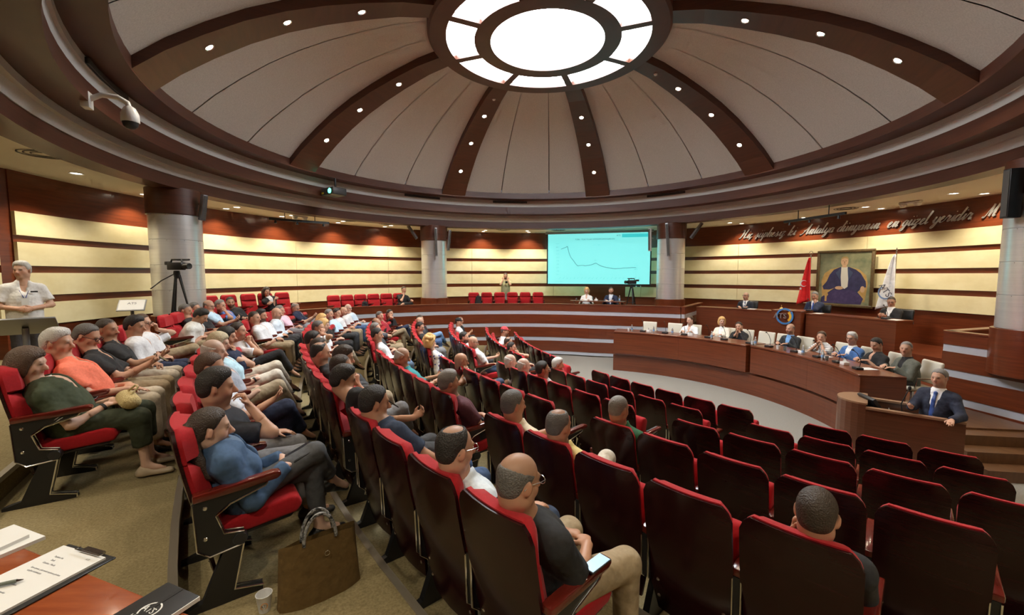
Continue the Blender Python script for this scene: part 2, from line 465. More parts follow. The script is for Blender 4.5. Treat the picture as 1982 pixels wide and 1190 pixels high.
for k in range(24):
    a = RIB0 + 15 * k
    b = MB()
    prof = [(r, zc(z) + .19) for r, z in RIBP]
    b.lathe(prof + [(r, z + .04) for r, z in prof[::-1]], (0, 0, 0), 6, a + .13, a + 14.87)
    b.build('fabric_panel', M_FABRIC, dome, smooth=True)
rb = MB()
vs, fs = [], []
for i, (r, z) in enumerate(RIBP):
    h = (.42 + (r - 2.45) * .1) / 2
    vs += [(r, -h, zc(z)), (r, h, zc(z)), (r, h, zc(z) + .27), (r, -h, zc(z) + .27)]
for i in range(len(RIBP) - 1):
    for k in range(4):
        fs.append((4 * i + k, 4 * i + (k + 1) % 4, 4 * i + 4 + (k + 1) % 4, 4 * i + 4 + k))
fs += [(0, 1, 2, 3), (len(vs) - 4, len(vs) - 3, len(vs) - 2, len(vs) - 1)]
rb.add(vs, fs); rib_me = rb.mesh('dome_rib', M_WOOD_DK)
for k in range(8):
    link('dome_rib', rib_me, dome, rot=(0, 0, math.radians(RIB0 + 45 * k)))
HZ = zc(4.97)
win = struct(empty('window_1', (AX[0], AX[1], 0)))
b = MB(); b.lathe([(2.16, HZ), (2.5, HZ), (2.55, HZ + .05), (2.55, HZ + .25), (2.16, HZ + .25), (2.16, HZ)], (0, 0, 0), 96); b.build('outer_frame', M_WOOD_DK, win)
b = MB(); b.lathe([(1.22, HZ), (1.57, HZ), (1.57, HZ + .2), (1.22, HZ + .2), (1.22, HZ)], (0, 0, 0), 72); b.build('inner_frame', M_WOOD_DK, win)
for k in range(8):
    a = math.radians(RIB0 + 45 * k)
    b = MB(); b.box((1.87 * math.cos(a), 1.87 * math.sin(a), HZ + .1), (.66, .17, .19), a); b.build('glazing_bar', M_WOOD_DK, win)
    b = MB(); b.arc((0, 0), 1.56, 2.17, HZ + .10, HZ + .14, RIB0 + 45 * k + 2.5, RIB0 + 45 * k + 42.5, 12); b.build('pane', M_SKY, win)
b = MB(); b.prism([pol((0, 0), 1.23, 360 * i / 72) for i in range(72)], HZ + .10, HZ + .14); b.build('pane', M_SKY, win)

# grilles in the grey soffit
for a in (50.7, 96.5, 123, 205):
    g = struct(empty('vent_grille', (AX[0], AX[1], 0)))
    b = MB(); b.arc((0, 0), 7.40, 7.425, zc(2.80), zc(2.875), a - 5.2, a + 5.2, 8); b.build('backing', M_DARKTILE, g)
    for i in range(6):
        b = MB(); z = zc(2.80 + .0125 * i); b.arc((0, 0), 7.38, 7.405, z, z + .006, a - 5.2, a + 5.2, 8); b.build('slat', M_VENT, g)

# ------------------------------------------------------------------ downlights
rim_b = MB(); rim_b.lathe([(.075, .004), (.105, -.008), (.112, 0), (.105, .02), (.075, .02)], n=20)
ME_RIM = rim_b.mesh('rim', M_WHITE)
lens_b = MB(); lens_b.lathe([(.0005, .003), (.08, .003)], n=20)
ME_LENS = lens_b.mesh('lens', M_LAMP)
rim_c = MB(); rim_c.lathe([(.055, .004), (.075, -.006), (.08, 0), (.075, .02), (.055, .02)], n=16); ME_RIM2 = rim_c.mesh('rim', M_CHROME)
lens_c = MB(); lens_c.lathe([(.0005, -.006), (.045, -.004), (.058, .003)], n=16); ME_LENS2 = lens_c.mesh('lens', M_RIBLAMP)
def spot(parent, power, col, size, blend, rad=.06, rot=(0, 0, 0)):
    l = bpy.data.lights.new('downlight', 'SPOT')
    l.energy = power; l.color = col; l.spot_size = math.radians(size); l.spot_blend = blend; l.shadow_soft_size = rad
    o = bpy.data.objects.new('lamp', l); COL.objects.link(o); o.parent = parent; o.location = (0, 0, -.03); o.rotation_euler = rot
    return o
def downlight(x, y, z, label, power, col=(1, .87, .66), size=125):
    t = empty('ceiling_downlight', (x, y, z)); tag(t, label, 'downlight', 'recessed ceiling downlights')
    link('rim', ME_RIM, t); link('lens', ME_LENS, t)
    spot(t, power, col, size, .6)
    return t
LIGHTS = [((-8.38, 8.24), 9.55, 'above the standing man by the left wall'), ((-9.37, 10.42), 10.05, 'left of the big steel column, close to the wood wall'),
 ((-8.93, 12.78), 10.05, 'just right of the big steel column, near the wall'), ((-8.1, 12.39), 9.5, 'right of the big steel column, further from the wall'),
 ((-8.27, 14.61), 10.05, 'left of the hanging lamp track, near the wall'), ((-7.37, 14.1), 9.5, 'left of the hanging lamp track, further from the wall'),
 ((-7.13, 16.53), 10.05, 'just right of the left lamp track, near the wall'), ((-6.34, 15.73), 9.5, 'just right of the left lamp track, further in'),
 ((-5.71, 18.0), 10.05, 'left of the second column, near the wall'), ((-5.05, 17.23), 9.5, 'left of the second column, further from the wall'),
 ((-1.49, 19.99), 10.05, 'right of the second column, near the wall'), ((-1.26, 19.05), 9.5, 'right of the second column, further in'),
 ((0.73, 20.24), 10.05, 'left of the projection screen, near the wall'), ((0.66, 19.05), 9.5, 'left of the projection screen, further in'),
 ((8.01, 15.89), 9.5, 'right of the third column, further from the wall'), ((9.03, 16.53), 10.05, 'above the start of the silver lettering'),
 ((10.2, 14.74), 10.05, 'behind the long black lamp track'), ((9.87, 12.21), 9.3, 'just right of the long black lamp track'),
 ((11.11, 12.68), 10.05, 'above the portrait and the flags'), ((10.29, 10.23), 9.3, 'left of the two at the right edge'), ((11.44, 10.29), 10.05, 'rightmost, beside the right column')]
for (x, y), r, where in LIGHTS:
    a = math.degrees(math.atan2(y - WC[1], x - WC[0]))
    px, py = pol(WC, r, a)
    downlight(px, py, CEIL - .005, 'lit round ceiling downlight ' + where, WALL_SPOT if r > 9.8 else AISLE_SPOT)
# the same ring of lamps goes on behind the photographer and over the right gallery
for i, a in enumerate((200, 214, 228, 242, 256, 270, 284, 298, 312, 326, 340, 352)):
    px, py = pol(WC, 9.75, a)
    downlight(px, py, CEIL - .005, 'lit round ceiling downlight behind the camera position, ' + ORD[i] + ' around', AISLE_SPOT)
RIBN = {0: 'far right-of-centre', 1: 'far left-of-centre', 2: 'middle left', 3: 'near left', 6: 'near right', 7: 'middle right', 4: 'rear left', 5: 'rear right'}
PLACE = ['lowest', 'middle', 'topmost']
for k in range(8):
    for j, (r, z) in enumerate([(6.12, 3.60), (5.0, 4.24), (3.8, 4.70)]):
        x, y = pol(AX, r, RIB0 + 45 * k)
        t = empty('rib_downlight', (x, y, zc(z) - .008), math.radians(RIB0 + 45 * k))
        tag(t, f'{PLACE[j]} warm downlight in the {RIBN[k]} wooden dome rib', 'downlight', 'downlights in the dome ribs')
        sl = [math.atan2(.66, .95), math.atan2(.55, 1.15), math.atan2(.43, 1.25)][j]
        for nm, me in (('rim', ME_RIM2), ('lens', ME_LENS2)): link(nm, me, t, rot=(0, sl, 0))
        spot(t, RIB_SPOT, (1, .82, .6), 130, .7, .05)
for k, lab in ((1, 'small white smoke detector on the far left-of-centre dome rib'), (7, 'small white smoke detector on the middle right dome rib')):
    x, y = pol(AX, 3.05, RIB0 + 45 * k)
    b = MB(); b.lathe([(.0005, -.03), (.035, -.03), (.05, 0)], n=14)
    o = b.build('smoke_detector', M_WHITE, loc=(x, y, zc(4.915))); tag(o, lab, 'detector')
# ------------------------------------------------------------------ columns and loudspeakers
def column(deg, label, foot):
    x, y = pol(AX, 8.5, deg)
    t = empty('column', (x, y, foot)); tag(t, label, 'column', 'round steel-clad columns')
    def ringm(name, r, z0, z1, m):
        b = MB(); b.lathe([(.001, z0), (r - .008, z0), (r, z0 + .006), (r, z1 - .006), (r - .008, z1), (.001, z1)], n=40); o = b.build(name, m, t); return o
    f = foot
    ringm('wood_base', .55, 0, zc(-.92) - f, M_WOOD)
    for z0, z1 in ((-.92, -.34), (-.34, .22), (.22, .78), (.78, 1.34)):
        o = ringm('steel_sleeve', .5, zc(z0) - f, zc(z1) - f, M_STEEL)
        b = MB()
        for q in range(10):
            a = 2 * math.pi * q / 10
            b.sphere((.498 * math.cos(a), .498 * math.sin(a), zc(z1) - f - .02), .008, 6)
        b.build('rivets', M_CHROME, o)
    ringm('wood_cap', .53, zc(1.34) - f, CEIL - f, M_WOOD_DK)
    return t
column(178, 'big steel-clad column at the left behind the video camera tripod', GAL_L)
column(117.2, 'slimmer-looking steel column left of the empty red seats in the background', GAL)
column(51.6, 'steel column beside the projection screen', GAL)
column(-16.8, 'steel column at the right edge of the picture', GAL)
def speaker(p0, p1, w, d, face, label, m=M_GREYM):
    """slim column loudspeaker between two points"""
    p0, p1 = Vector(p0), Vector(p1)
    ax = (p1 - p0).normalized(); f = Vector(face).normalized(); s = ax.cross(f).normalized(); f = s.cross(ax)
    R = Matrix((s, f, ax)).transposed()
    t = empty('wall_speaker', p0); tag(t, label, 'loudspeaker', 'loudspeakers on the columns')
    L = (p1 - p0).length
    b = MB(); b.box(ax * L / 2, (w, d, L), M=R); b.build('cabinet', m, t, bevel=.008)
    b = MB(); b.box(ax * L / 2 + f * (d / 2 + .004), (w * .8, .008, L * .94), M=R); b.build('grille', M_VENT, t)
    b = MB(); b.tube([ax * L * .6 - f * d / 2, ax * L * .6 - f * (d / 2 + .16)], .02, 8); b.build('bracket', M_CHROME, t)
    return t
cL, c1, c2, c3 = (pol(AX, 8.5, a) for a in (178, 117.2, 51.6, -16.8))
speaker((cL[0] + .62, cL[1] - .02, 4.25), (cL[0] + .74, cL[1] - .06, 4.82), .10, .12, (.9, -.4, 0), 'slim grey loudspeaker on the big left column')
speaker((c1[0] - .62, c1[1] - .25, 4.42), (c1[0] - .95, c1[1] - .3, 4.93), .09, .1, (-.5, -.85, 0), 'tilted grey loudspeaker left of the second column')
speaker((c1[0] + .22, c1[1] - .68, 3.72), (c1[0] + .2, c1[1] - .68, 4.80), .09, .09, (.2, -1, 0), 'long upright loudspeaker on the front of the second column')
speaker((c1[0] + .62, c1[1] - .35, 3.95), (c1[0] + .70, c1[1] - .38, 4.75), .08, .1, (.6, -.8, 0), 'upright loudspeaker right of the second column')
speaker((c2[0] - .32, c2[1] - .62, 3.68), (c2[0] - .42, c2[1] - .62, 4.88), .10, .09, (-.4, -.9, 0), 'long upright loudspeaker on the front of the screen-side column')
speaker((c2[0] - .82, c2[1] - .05, 3.9), (c2[0] - .84, c2[1] - .05, 4.75), .09, .1, (-.8, -.6, 0), 'pale upright loudspeaker between the screen and its column', M_WHITE)
speaker((c2[0] + .55, c2[1] - .45, 4.35), (c2[0] + .92, c2[1] - .5, 4.9), .09, .1, (.3, -.95, 0), 'tilted grey loudspeaker right of the screen-side column')
speaker((c3[0] - .62, c3[1] + .02, 3.95), (c3[0] - .62, c3[1] + .02, 4.75), .15, .18, (-.9, .2, 0), 'round dark loudspeaker left of the right-edge column', M_PLAST)
speaker((c3[0] - .56, c3[1] - .34, 3.55), (c3[0] - .56, c3[1] - .34, 4.80), .14, .16, (-.5, -.86, 0), 'tall blue-grey loudspeaker on the right-edge column', mat('bluegrey', (.16, .27, .33), .4))

# ------------------------------------------------------------------ theatre seats
def cushion_mesh(name, prof_f, prof_b, w, m, bevel=.022, nx=6, bow=0.):
    """soft slab: front and back profiles of (y,z), width w(z index)"""
    b = MB()
    pts = prof_f + prof_b[::-1]
    b.extrude(pts, -w / 2, w / 2)
    return b.mesh(name, m, bevel, 3)
def lerp_pts(p, n):
    return p
SB = [(.165, .14), (.140, .30), (.105, .48), (.065, .66), (.03, .84), (0, 1.05)]      # rear of the shell
def offs(pts, d):
    return [(y + d, z) for y, z in pts]
def profz(z):
    zs = [q[1] for q in SB]; ys = [q[0] for q in SB]
    return float(np.interp(z, zs, ys))
# shell: shallow curved plywood, rounded top corners
def shell_mesh():
    b = MB(); W = .515
    zs = [.14, .22, .34, .48, .62, .76, .88, .97, 1.02, 1.05]
    xs = [-1, -.86, -.5, 0, .5, .86, 1]
    def P(x, z, d):
        half = W / 2
        top = max(0, (z - .97) / .08)
        half -= .05 * top ** 2
        lowr = max(0, (.34 - z) / .2); half -= .045 * lowr
        cx = x * half
        return (cx, profz(z) + .022 * x * x + d, z)
    nx = len(xs)
    vs = [P(x, z, 0) for z in zs for x in xs] + [P(x, z, .018) for z in zs for x in xs]
    N = nx * len(zs); fs = []
    for j in range(len(zs) - 1):
        for i in range(nx - 1):
            a = j * nx + i
            fs.append((a, a + 1, a + nx + 1, a + nx)); fs.append((N + a, N + a + nx, N + a + nx + 1, N + a + 1))
    for j in range(len(zs) - 1):
        for i in (0, nx - 1):
            a, c = j * nx + i, (j + 1) * nx + i
            fs.append((a, c, N + c, N + a))
    for i in range(nx - 1):
        for j in (0, len(zs) - 1):
            a = j * nx + i; fs.append((a, a + 1, N + a + 1, N + a))
    b.add(vs, fs, True)
    me = b.mesh('back_shell', M_SHELL)
    me.set_sharp_from_angle(angle=math.radians(40))
    return me
def pad_mesh(name, z0, z1, th, W, bulge):
    """cushion in front of the shell between heights z0 and z1"""
    b = MB(); zs = np.linspace(z0, z1, 9); xs = np.linspace(-1, 1, 9); nx = 9
    def edge(t):  # 0 at edges, 1 inside
        return min(1., (1 - abs(t)) / .22)
    fr, bk = [], []
    for z in zs:
        tz = 2 * (z - z0) / (z1 - z0) - 1
        for x in xs:
            k = math.sqrt(max(0, 1 - (1 - edge(x)) ** 2)) * math.sqrt(max(0, 1 - (1 - edge(tz)) ** 2))
            y0 = profz(z) + .02 + .022 * x * x
            top = max(0, (z - .97) / .08)
            cx = x * (W / 2 - .045 * top ** 2)
            fr.append((cx, y0 + .02 + (th - .02) * k + bulge * k * (1 - tz * tz) * .5, z)); bk.append((cx, y0 - .004, z))
    vs = fr + bk; N = len(fr); fs = []
    for j in range(8):
        for i in range(8):
            a = j * nx + i; fs.append((a, a + nx, a + nx + 1, a + 1)); fs.append((N + a, N + a + 1, N + a + nx + 1, N + a + nx))
    for j in range(8):
        for i in (0, 8):
            a, c = j * nx + i, (j + 1) * nx + i; fs.append((a, c, N + c, N + a))
    for i in range(8):
        for j in (0, 8):
            a = j * nx + i; fs.append((a, a + 1, N + a + 1, N + a))
    b.add(vs, fs, True)
    return b.mesh(name, m=M_RED)
ME_SHELL = shell_mesh()
ME_BACK = pad_mesh('backrest', .38, .858, .085, .50, .03)
ME_HEAD = pad_mesh('headrest', .852, 1.058, .085, .50, .016)
def seat_mesh(up):
    b = MB()
    pts = [(.0, -.05), (.44, -.045), (.475, .0), (.46, .055), (.40, .075), (.2, .06), (.0, .05)]
    b.extrude(pts, -.235, .235)
    me = b.mesh('seat', M_RED, .022, 3)
    R = Matrix.Translation((0, .20, .40)) @ Matrix.Rotation(math.radians(76 if up else 4), 4, 'X')
    me.transform(R)
    return me
def pan_mesh(up):
    b = MB(); b.extrude([(.02, -.075), (.40, -.07), (.42, -.05), (.02, -.05)], -.215, .215)
    me = b.mesh('seat_pan', M_BLACK, .006, 1)
    me.transform(Matrix.Translation((0, .20, .40)) @ Matrix.Rotation(math.radians(76 if up else 4), 4, 'X'))
    return me
ME_SEAT = {u: seat_mesh(u) for u in (0, 1)}
ME_PAN = {u: pan_mesh(u) for u in (0, 1)}
b = MB(); b.extrude([(.10, .645), (.30, .655), (.52, .672), (.545, .69), (.54, .715), (.50, .72), (.28, .70), (.10, .69)], -.034, .034); ME_ARM = b.mesh('armrest', M_ARMW, .01, 2)
b = MB(); b.extrude([(.10, .645), (.47, .672), (.46, .655), (.27, .60), (.20, .545), (.235, .42), (.33, .40), (.33, .335), (.17, .315), (.115, .36)], -.02, .02); ME_FRAME = b.mesh('side_frame', M_BLACK)
loop = [(.47, .668), (.455, .648), (.275, .592), (.205, .54), (.24, .425), (.335, .405), (.335, .33), (.165, .31), (.11, .36), (.098, .64)]
b = MB(); b.tube([(.022, y, z) for y, z in loop], .006, 6); b.tube([(-.022, y, z) for y, z in loop], .006, 6); ME_TRIM = b.mesh('metal_trim', M_CHROME)
b = MB(); b.extrude([(.24, .34), (.33, .34), (.27, .06), (.42, .03), (.42, .0), (.02, .0), (.02, .02), (.12, .05)], -.022, .022); ME_LEG = b.mesh('leg', M_BLACK)
b = MB()
for s in (-1, 1): b.tube([(s * .024, .33, .33), (s * .024, .275, .07), (s * .024, .42, .032), (s * .024, .42, .008)], .007, 6)
ME_LEGT = b.mesh('leg_trim', M_CHROME)
b = MB(); b.lathe([(.0005, .03), (.035, .03), (.04, .02), (.04, -.02), (.035, -.03), (.0005, -.03)], n=14, M=Matrix.Rotation(math.pi / 2, 3, 'Y')); ME_HUB = b.mesh('pivot_hub', M_PLAST)
def stud_mesh():
    b = MB()
    for x in (-.2, .2):
        for z in (.24, .36):
            y = profz(z) + .022 * (x / .257) ** 2
            b.lathe([(.0005, .005), (.008, .004), (.012, 0)], (x, y, z), 8, M=Matrix.Rotation(math.pi / 2, 3, 'X'))
    return b.mesh('studs', M_CHROME)
ME_STUD = stud_mesh()
b = MB()
for yy, zz in ((.155, .60), (.15, .42)):
    for s in (-1, 1): b.lathe([(.0005, .006), (.009, .005), (.013, 0)], (s * .020, yy, zz), 10, M=Matrix.Rotation(s * math.pi / 2, 3, 'Y'))
ME_SCREW = b.mesh('screws', M_CHROME)
SEATS = []       # (row, angle, chair root)
def theatre_chair(x, y, z, rz, label, group, up, right_end, arms=True):
    t = empty('theatre_chair', (x, y, z), rz); tag(t, label, 'chair', group)
    sh = link('back_shell', ME_SHELL, t); link('studs', ME_STUD, sh)
    link('backrest', ME_BACK, t); link('headrest', ME_HEAD, t)
    s = link('seat', ME_SEAT[up], t); link('seat_pan', ME_PAN[up], s)
    for sx in ((-.275, .275) if right_end else (-.275,)):
        link('armrest', ME_ARM, t, (sx, 0, 0))
        f = link('side_frame', ME_FRAME, t, (sx, 0, 0)); link('metal_trim', ME_TRIM, f); link('screws', ME_SCREW, f); link('pivot_hub', ME_HUB, f, (0, .315, .365))
        g = link('leg', ME_LEG, t, (sx, 0, 0)); link('leg_trim', ME_LEGT, g)
    return t
ROWN = {1: 'front row', 2: 'second row', 3: 'third row', 4: 'fourth row', 5: 'fifth row', 6: 'sixth row', 7: 'seventh row', 8: 'highest row'}
# blocks: row, name, left edge angle, chairs, seat width
BLOCKS = [
 (1, 'far', None, 9, 202.3), (1, 'middle', 207.1, 6, None), (1, 'right', 222.5, 3, None),
 (2, 'far', None, 10, 202.4), (2, 'middle', 206.9, 6, None), (2, 'right', 221.1, 4, None),
 (3, 'far', None, 10, 202.4), (3, 'middle', 206.9, 6, None), (3, 'right', 219.9, 5, None),
 (4, 'far', None, 10, 203.6), (4, 'middle', 206.5, 6, None), (4, 'right', 218.9, 5, None),
 (5, 'far', None, 11, 203.4), (5, 'middle', 205.9, 6, None), (5, 'right', 217.8, 5, None),
 (6, 'far', None, 11, 203.2), (6, 'middle', 206.2, 6, None), (6, 'right', 217.0, 4, None),
 (7, 'far', None, 8, 200.9), (7, 'near', 204.3, 9, 218.6),
 (8, 'far', None, 7, 202.4), (8, 'near', None, 6, 213.9)]
SLOTS = []
for row, blk, a0, n, a1 in BLOCKS:
    w = math.degrees(.553 / RR[row])
    if a0 is None: a0 = a1 - n * w
    elif a1 is not None: w = (a1 - a0) / n
    for k in range(n):
        SLOTS.append(dict(row=row, blk=blk, k=k, n=n, a=a0 + (k + .5) * w, who=None))
# ------------------------------------------------------------------ soft bodies: signed distance shapes turned into meshes
def V3(*a): return np.array(a, float)
def nrm(v):
    v = np.asarray(v, float); return v / (np.linalg.norm(v) + 1e-12)
class SDF:
    def __init__(self):
        self.ops = []
    def cone(self, a, b, ra, rb, k=.025, flat=False):
        a, b = np.asarray(a, float), np.asarray(b, float); r = max(ra, rb)
        self.ops.append(('c', np.minimum(a, b) - r, np.maximum(a, b) + r, k, (a, b, ra, rb, flat))); return self
    def ell(self, c, r, R=None, k=.025):
        c, r = np.asarray(c, float), np.asarray(r, float); m = max(r)
        self.ops.append(('e', c - m, c + m, k, (c, r, np.eye(3) if R is None else R))); return self
    def slab(self, a, b, wa, wb, side, front, k=.03, flat=False):
        """tube of elliptical section: wa=(half width, half depth) at a"""
        a, b = np.asarray(a, float), np.asarray(b, float); m = max(*wa, *wb)
        self.ops.append(('t', np.minimum(a, b) - m, np.maximum(a, b) + m, k, (a, b, wa, wb, side, front, flat))); return self
    def cut(self, fn):
        """keep only where fn(x,y,z) < 0"""
        self.ops.append(('x', None, None, 0, fn)); return self
    def grow(self, fn):
        self.ops.append(('m', None, None, 0, fn)); return self
    def mesh(self, v):
        lo = np.min([o[1] for o in self.ops if o[0] not in 'xm'], axis=0) - 2.5 * v
        hi = np.max([o[2] for o in self.ops if o[0] not in 'xm'], axis=0) + 2.5 * v
        n = np.ceil((hi - lo) / v).astype(int) + 1
        X, Y, Z = (lo[i] + v * np.arange(n[i]) for i in range(3))
        D = np.full(n, 1e2, np.float32)
        for typ, l, h, k, pr in self.ops:
            if typ == 'm':
                D = (D - pr(X[:, None, None], Y[None, :, None], Z[None, None, :])).astype(np.float32); continue
            if typ == 'x':
                D = np.maximum(D, pr(X[:, None, None], Y[None, :, None], Z[None, None, :])).astype(np.float32); continue
            m = k + 2 * v
            i0 = np.maximum(np.floor((l - m - lo) / v).astype(int), 0); i1 = np.minimum(np.ceil((h + m - lo) / v).astype(int) + 1, n)
            s = tuple(slice(i0[i], i1[i]) for i in range(3))
            x = X[s[0]][:, None, None]; y = Y[s[1]][None, :, None]; z = Z[s[2]][None, None, :]
            if typ == 'c':
                a, b, ra, rb, flat = pr; d = b - a; L2 = d @ d + 1e-12
                tt = ((x - a[0]) * d[0] + (y - a[1]) * d[1] + (z - a[2]) * d[2]) / L2
                t = np.clip(tt, 0, 1)
                q = np.sqrt((x - a[0] - t * d[0]) ** 2 + (y - a[1] - t * d[1]) ** 2 + (z - a[2] - t * d[2]) ** 2) - (ra + (rb - ra) * t)
                if flat:
                    q = np.maximum(q, (tt - 1) * math.sqrt(L2))
            elif typ == 'e':
                c, r, R = pr
                px, py, pz = x - c[0], y - c[1], z - c[2]
                u = [R[0, i] * px + R[1, i] * py + R[2, i] * pz for i in range(3)]
                k0 = np.sqrt(sum((u[i] / r[i]) ** 2 for i in range(3))) + 1e-9
                k1 = np.sqrt(sum((u[i] / r[i] ** 2) ** 2 for i in range(3))) + 1e-9
                q = k0 * (k0 - 1) / k1
            else:
                a, b, wa, wb, sd, fr, flat = pr; d = b - a; L2 = d @ d + 1e-12; L = math.sqrt(L2); ax = d / L
                tt = ((x - a[0]) * d[0] + (y - a[1]) * d[1] + (z - a[2]) * d[2]) / L2
                t = np.clip(tt, 0, 1)
                w = wa[0] + (wb[0] - wa[0]) * t; e = wa[1] + (wb[1] - wa[1]) * t
                ps = (x - a[0]) * sd[0] + (y - a[1]) * sd[1] + (z - a[2]) * sd[2]
                ps = ps - t * (d @ sd)
                pf = (x - a[0]) * fr[0] + (y - a[1]) * fr[1] + (z - a[2]) * fr[2]
                pf = pf - t * (d @ fr)
                pa = (tt - t) * L
                mn = np.minimum(w, e)
                q = (np.sqrt((ps / w) ** 2 + (pf / e) ** 2 + (pa / mn) ** 2) - 1) * mn
                if flat: q = np.maximum(q, (tt - 1) * L)
            o = D[s]
            hh = np.maximum(k - np.abs(o - q), 0) / max(k, 1e-6)
            D[s] = np.minimum(o, q) - hh * hh * k * .25
        return nets(D, lo, v)
CORN = np.array([(i, j, k) for i in (0, 1) for j in (0, 1) for k in (0, 1)])
EDG = [(a, b) for a in range(8) for b in range(a + 1, 8) if np.abs(CORN[a] - CORN[b]).sum() == 1]
def nets(D, lo, v):
    """surface nets: vertices and quads of the zero level"""
    S = D < 0
    nx, ny, nz = D.shape
    cnt = np.zeros((nx - 1, ny - 1, nz - 1), np.int8)
    for i, j, k in CORN:
        cnt += S[i:nx - 1 + i, j:ny - 1 + j, k:nz - 1 + k]
    act = np.argwhere((cnt > 0) & (cnt < 8))
    if len(act) == 0: return np.zeros((0, 3)), np.zeros((0, 4), int)
    idx = np.full(cnt.shape, -1, np.int32); idx[tuple(act.T)] = np.arange(len(act))
    d = np.stack([D[act[:, 0] + c[0], act[:, 1] + c[1], act[:, 2] + c[2]] for c in CORN], 1)
    acc = np.zeros((len(act), 3)); num = np.zeros(len(act))
    for a, b in EDG:
        da, db = d[:, a], d[:, b]; mm = (da < 0) != (db < 0)
        t = np.where(mm, da / np.where(mm, da - db, 1), 0)
        p = CORN[a] + t[:, None] * (CORN[b] - CORN[a])
        acc += p * mm[:, None]; num += mm
    vert = lo + v * (act + acc / num[:, None])
    quads = []
    for axis in range(3):
        o1, o2 = [(1, 2), (2, 0), (0, 1)][axis]
        sl0 = [slice(None)] * 3; sl1 = [slice(None)] * 3
        sl0[axis] = slice(0, -1); sl1[axis] = slice(1, None)
        A, B = S[tuple(sl0)], S[tuple(sl1)]
        e = np.argwhere(A != B)
        ok = (e[:, o1] > 0) & (e[:, o2] > 0) & (e[:, o1] < D.shape[o1] - 1) & (e[:, o2] < D.shape[o2] - 1)
        e = e[ok]; flip = A[tuple(e.T)]
        def cell(da, db):
            q = e.copy(); q[:, o1] += da; q[:, o2] += db; return idx[tuple(q.T)]
        q = np.stack([cell(-1, -1), cell(0, -1), cell(0, 0), cell(-1, 0)], 1)
        q = np.where(flip[:, None], q, q[:, ::-1]); quads.append(q)
    q = np.concatenate(quads); q = q[(q >= 0).all(1)]
    return vert, q
def quad_mesh(name, V, Q, m, col=None):
    me = bpy.data.meshes.new(name)
    me.vertices.add(len(V)); me.vertices.foreach_set('co', np.asarray(V, np.float32).ravel())
    me.loops.add(len(Q) * 4); me.loops.foreach_set('vertex_index', np.asarray(Q, np.int32).ravel())
    me.polygons.add(len(Q)); me.polygons.foreach_set('loop_start', np.arange(0, len(Q) * 4, 4, dtype=np.int32))
    me.polygons.foreach_set('use_smooth', np.ones(len(Q), bool))
    me.update(calc_edges=True)
    if col is not None:
        at = me.color_attributes.new('Col', 'FLOAT_COLOR', 'POINT')
        at.data.foreach_set('color', np.concatenate([col, np.ones((len(col), 1))], 1).astype(np.float32).ravel())
    me.materials.append(m)
    return me
def skin_material():
    m = bpy.data.materials.new('skin'); m.use_nodes = True; nt = m.node_tree; b = nt.nodes['Principled BSDF']
    at = nt.nodes.new('ShaderNodeAttribute'); at.attribute_name = 'Col'
    nt.links.new(at.outputs['Color'], b.inputs['Base Color'])
    b.inputs['Roughness'].default_value = .48
    b.inputs['Specular IOR Level'].default_value = .4
    b.inputs['Subsurface Weight'].default_value = .0
    return m
M_SKIN = skin_material()
def cloth(color, rough=.85, pattern=None):
    key = 'cloth_%s_%s' % ('_'.join('%03d' % int(c * 255) for c in color), pattern or '')
    if key in MATS: return MATS[key]
    c2 = tuple(min(1, c * 1.35 + .01) for c in color)
    m = mat(key, color, rough, noise=((55, 55, 55), .7, c2), bump=(7.5, 1., .032))
    if pattern:
        nt = m.node_tree; b = nt.nodes['Principled BSDF']
        tc = nt.nodes.new('ShaderNodeTexCoord')
        if pattern == 'stripe':
            w = nt.nodes.new('ShaderNodeTexWave'); w.bands_direction = 'Z'; w.inputs['Scale'].default_value = 9; w.inputs['Distortion'].default_value = .4
            nt.links.new(tc.outputs['Object'], w.inputs['Vector']); src = w.outputs['Fac']; stops = ((0, (.05, .05, .07)), (.12, (.05, .05, .07)), (.2, color))
        else:
            w = nt.nodes.new('ShaderNodeTexVoronoi'); w.inputs['Scale'].default_value = 16
            nt.links.new(tc.outputs['Object'], w.inputs['Vector']); src = w.outputs['Distance']; stops = ((0, (.03, .05, .35)), (.26, (.05, .06, .32)), (.34, color))
        rp = nt.nodes.new('ShaderNodeValToRGB')
        e = rp.color_ramp.elements; e[0].position, e[0].color = stops[0][0], (*stops[0][1], 1); e[1].position, e[1].color = stops[2][0], (*stops[2][1], 1)
        x = e.new(stops[1][0]); x.color = (*stops[1][1], 1)
        nt.links.new(src, rp.inputs['Fac']); nt.links.new(rp.outputs['Color'], b.inputs['Base Color'])
    return m
def hairmat(color):
    key = 'hair_%s' % '_'.join('%03d' % int(c * 255) for c in color)
    return mat(key, color, .5, noise=((30, 30, 160), .8, tuple(min(1, c * 1.9 + .01) for c in color)), bump=(130, .7))
def ik(S, W, l1, l2, hint):
    d = W - S; L = np.linalg.norm(d)
    if L > .985 * (l1 + l2):
        W = S + d / L * .985 * (l1 + l2); d = W - S; L = np.linalg.norm(d)
    u = d / L; a = (l1 * l1 - l2 * l2 + L * L) / (2 * L); h = math.sqrt(max(l1 * l1 - a * a, 1e-6))
    p = hint - u * (hint @ u)
    return S + u * a + nrm(p) * h, W
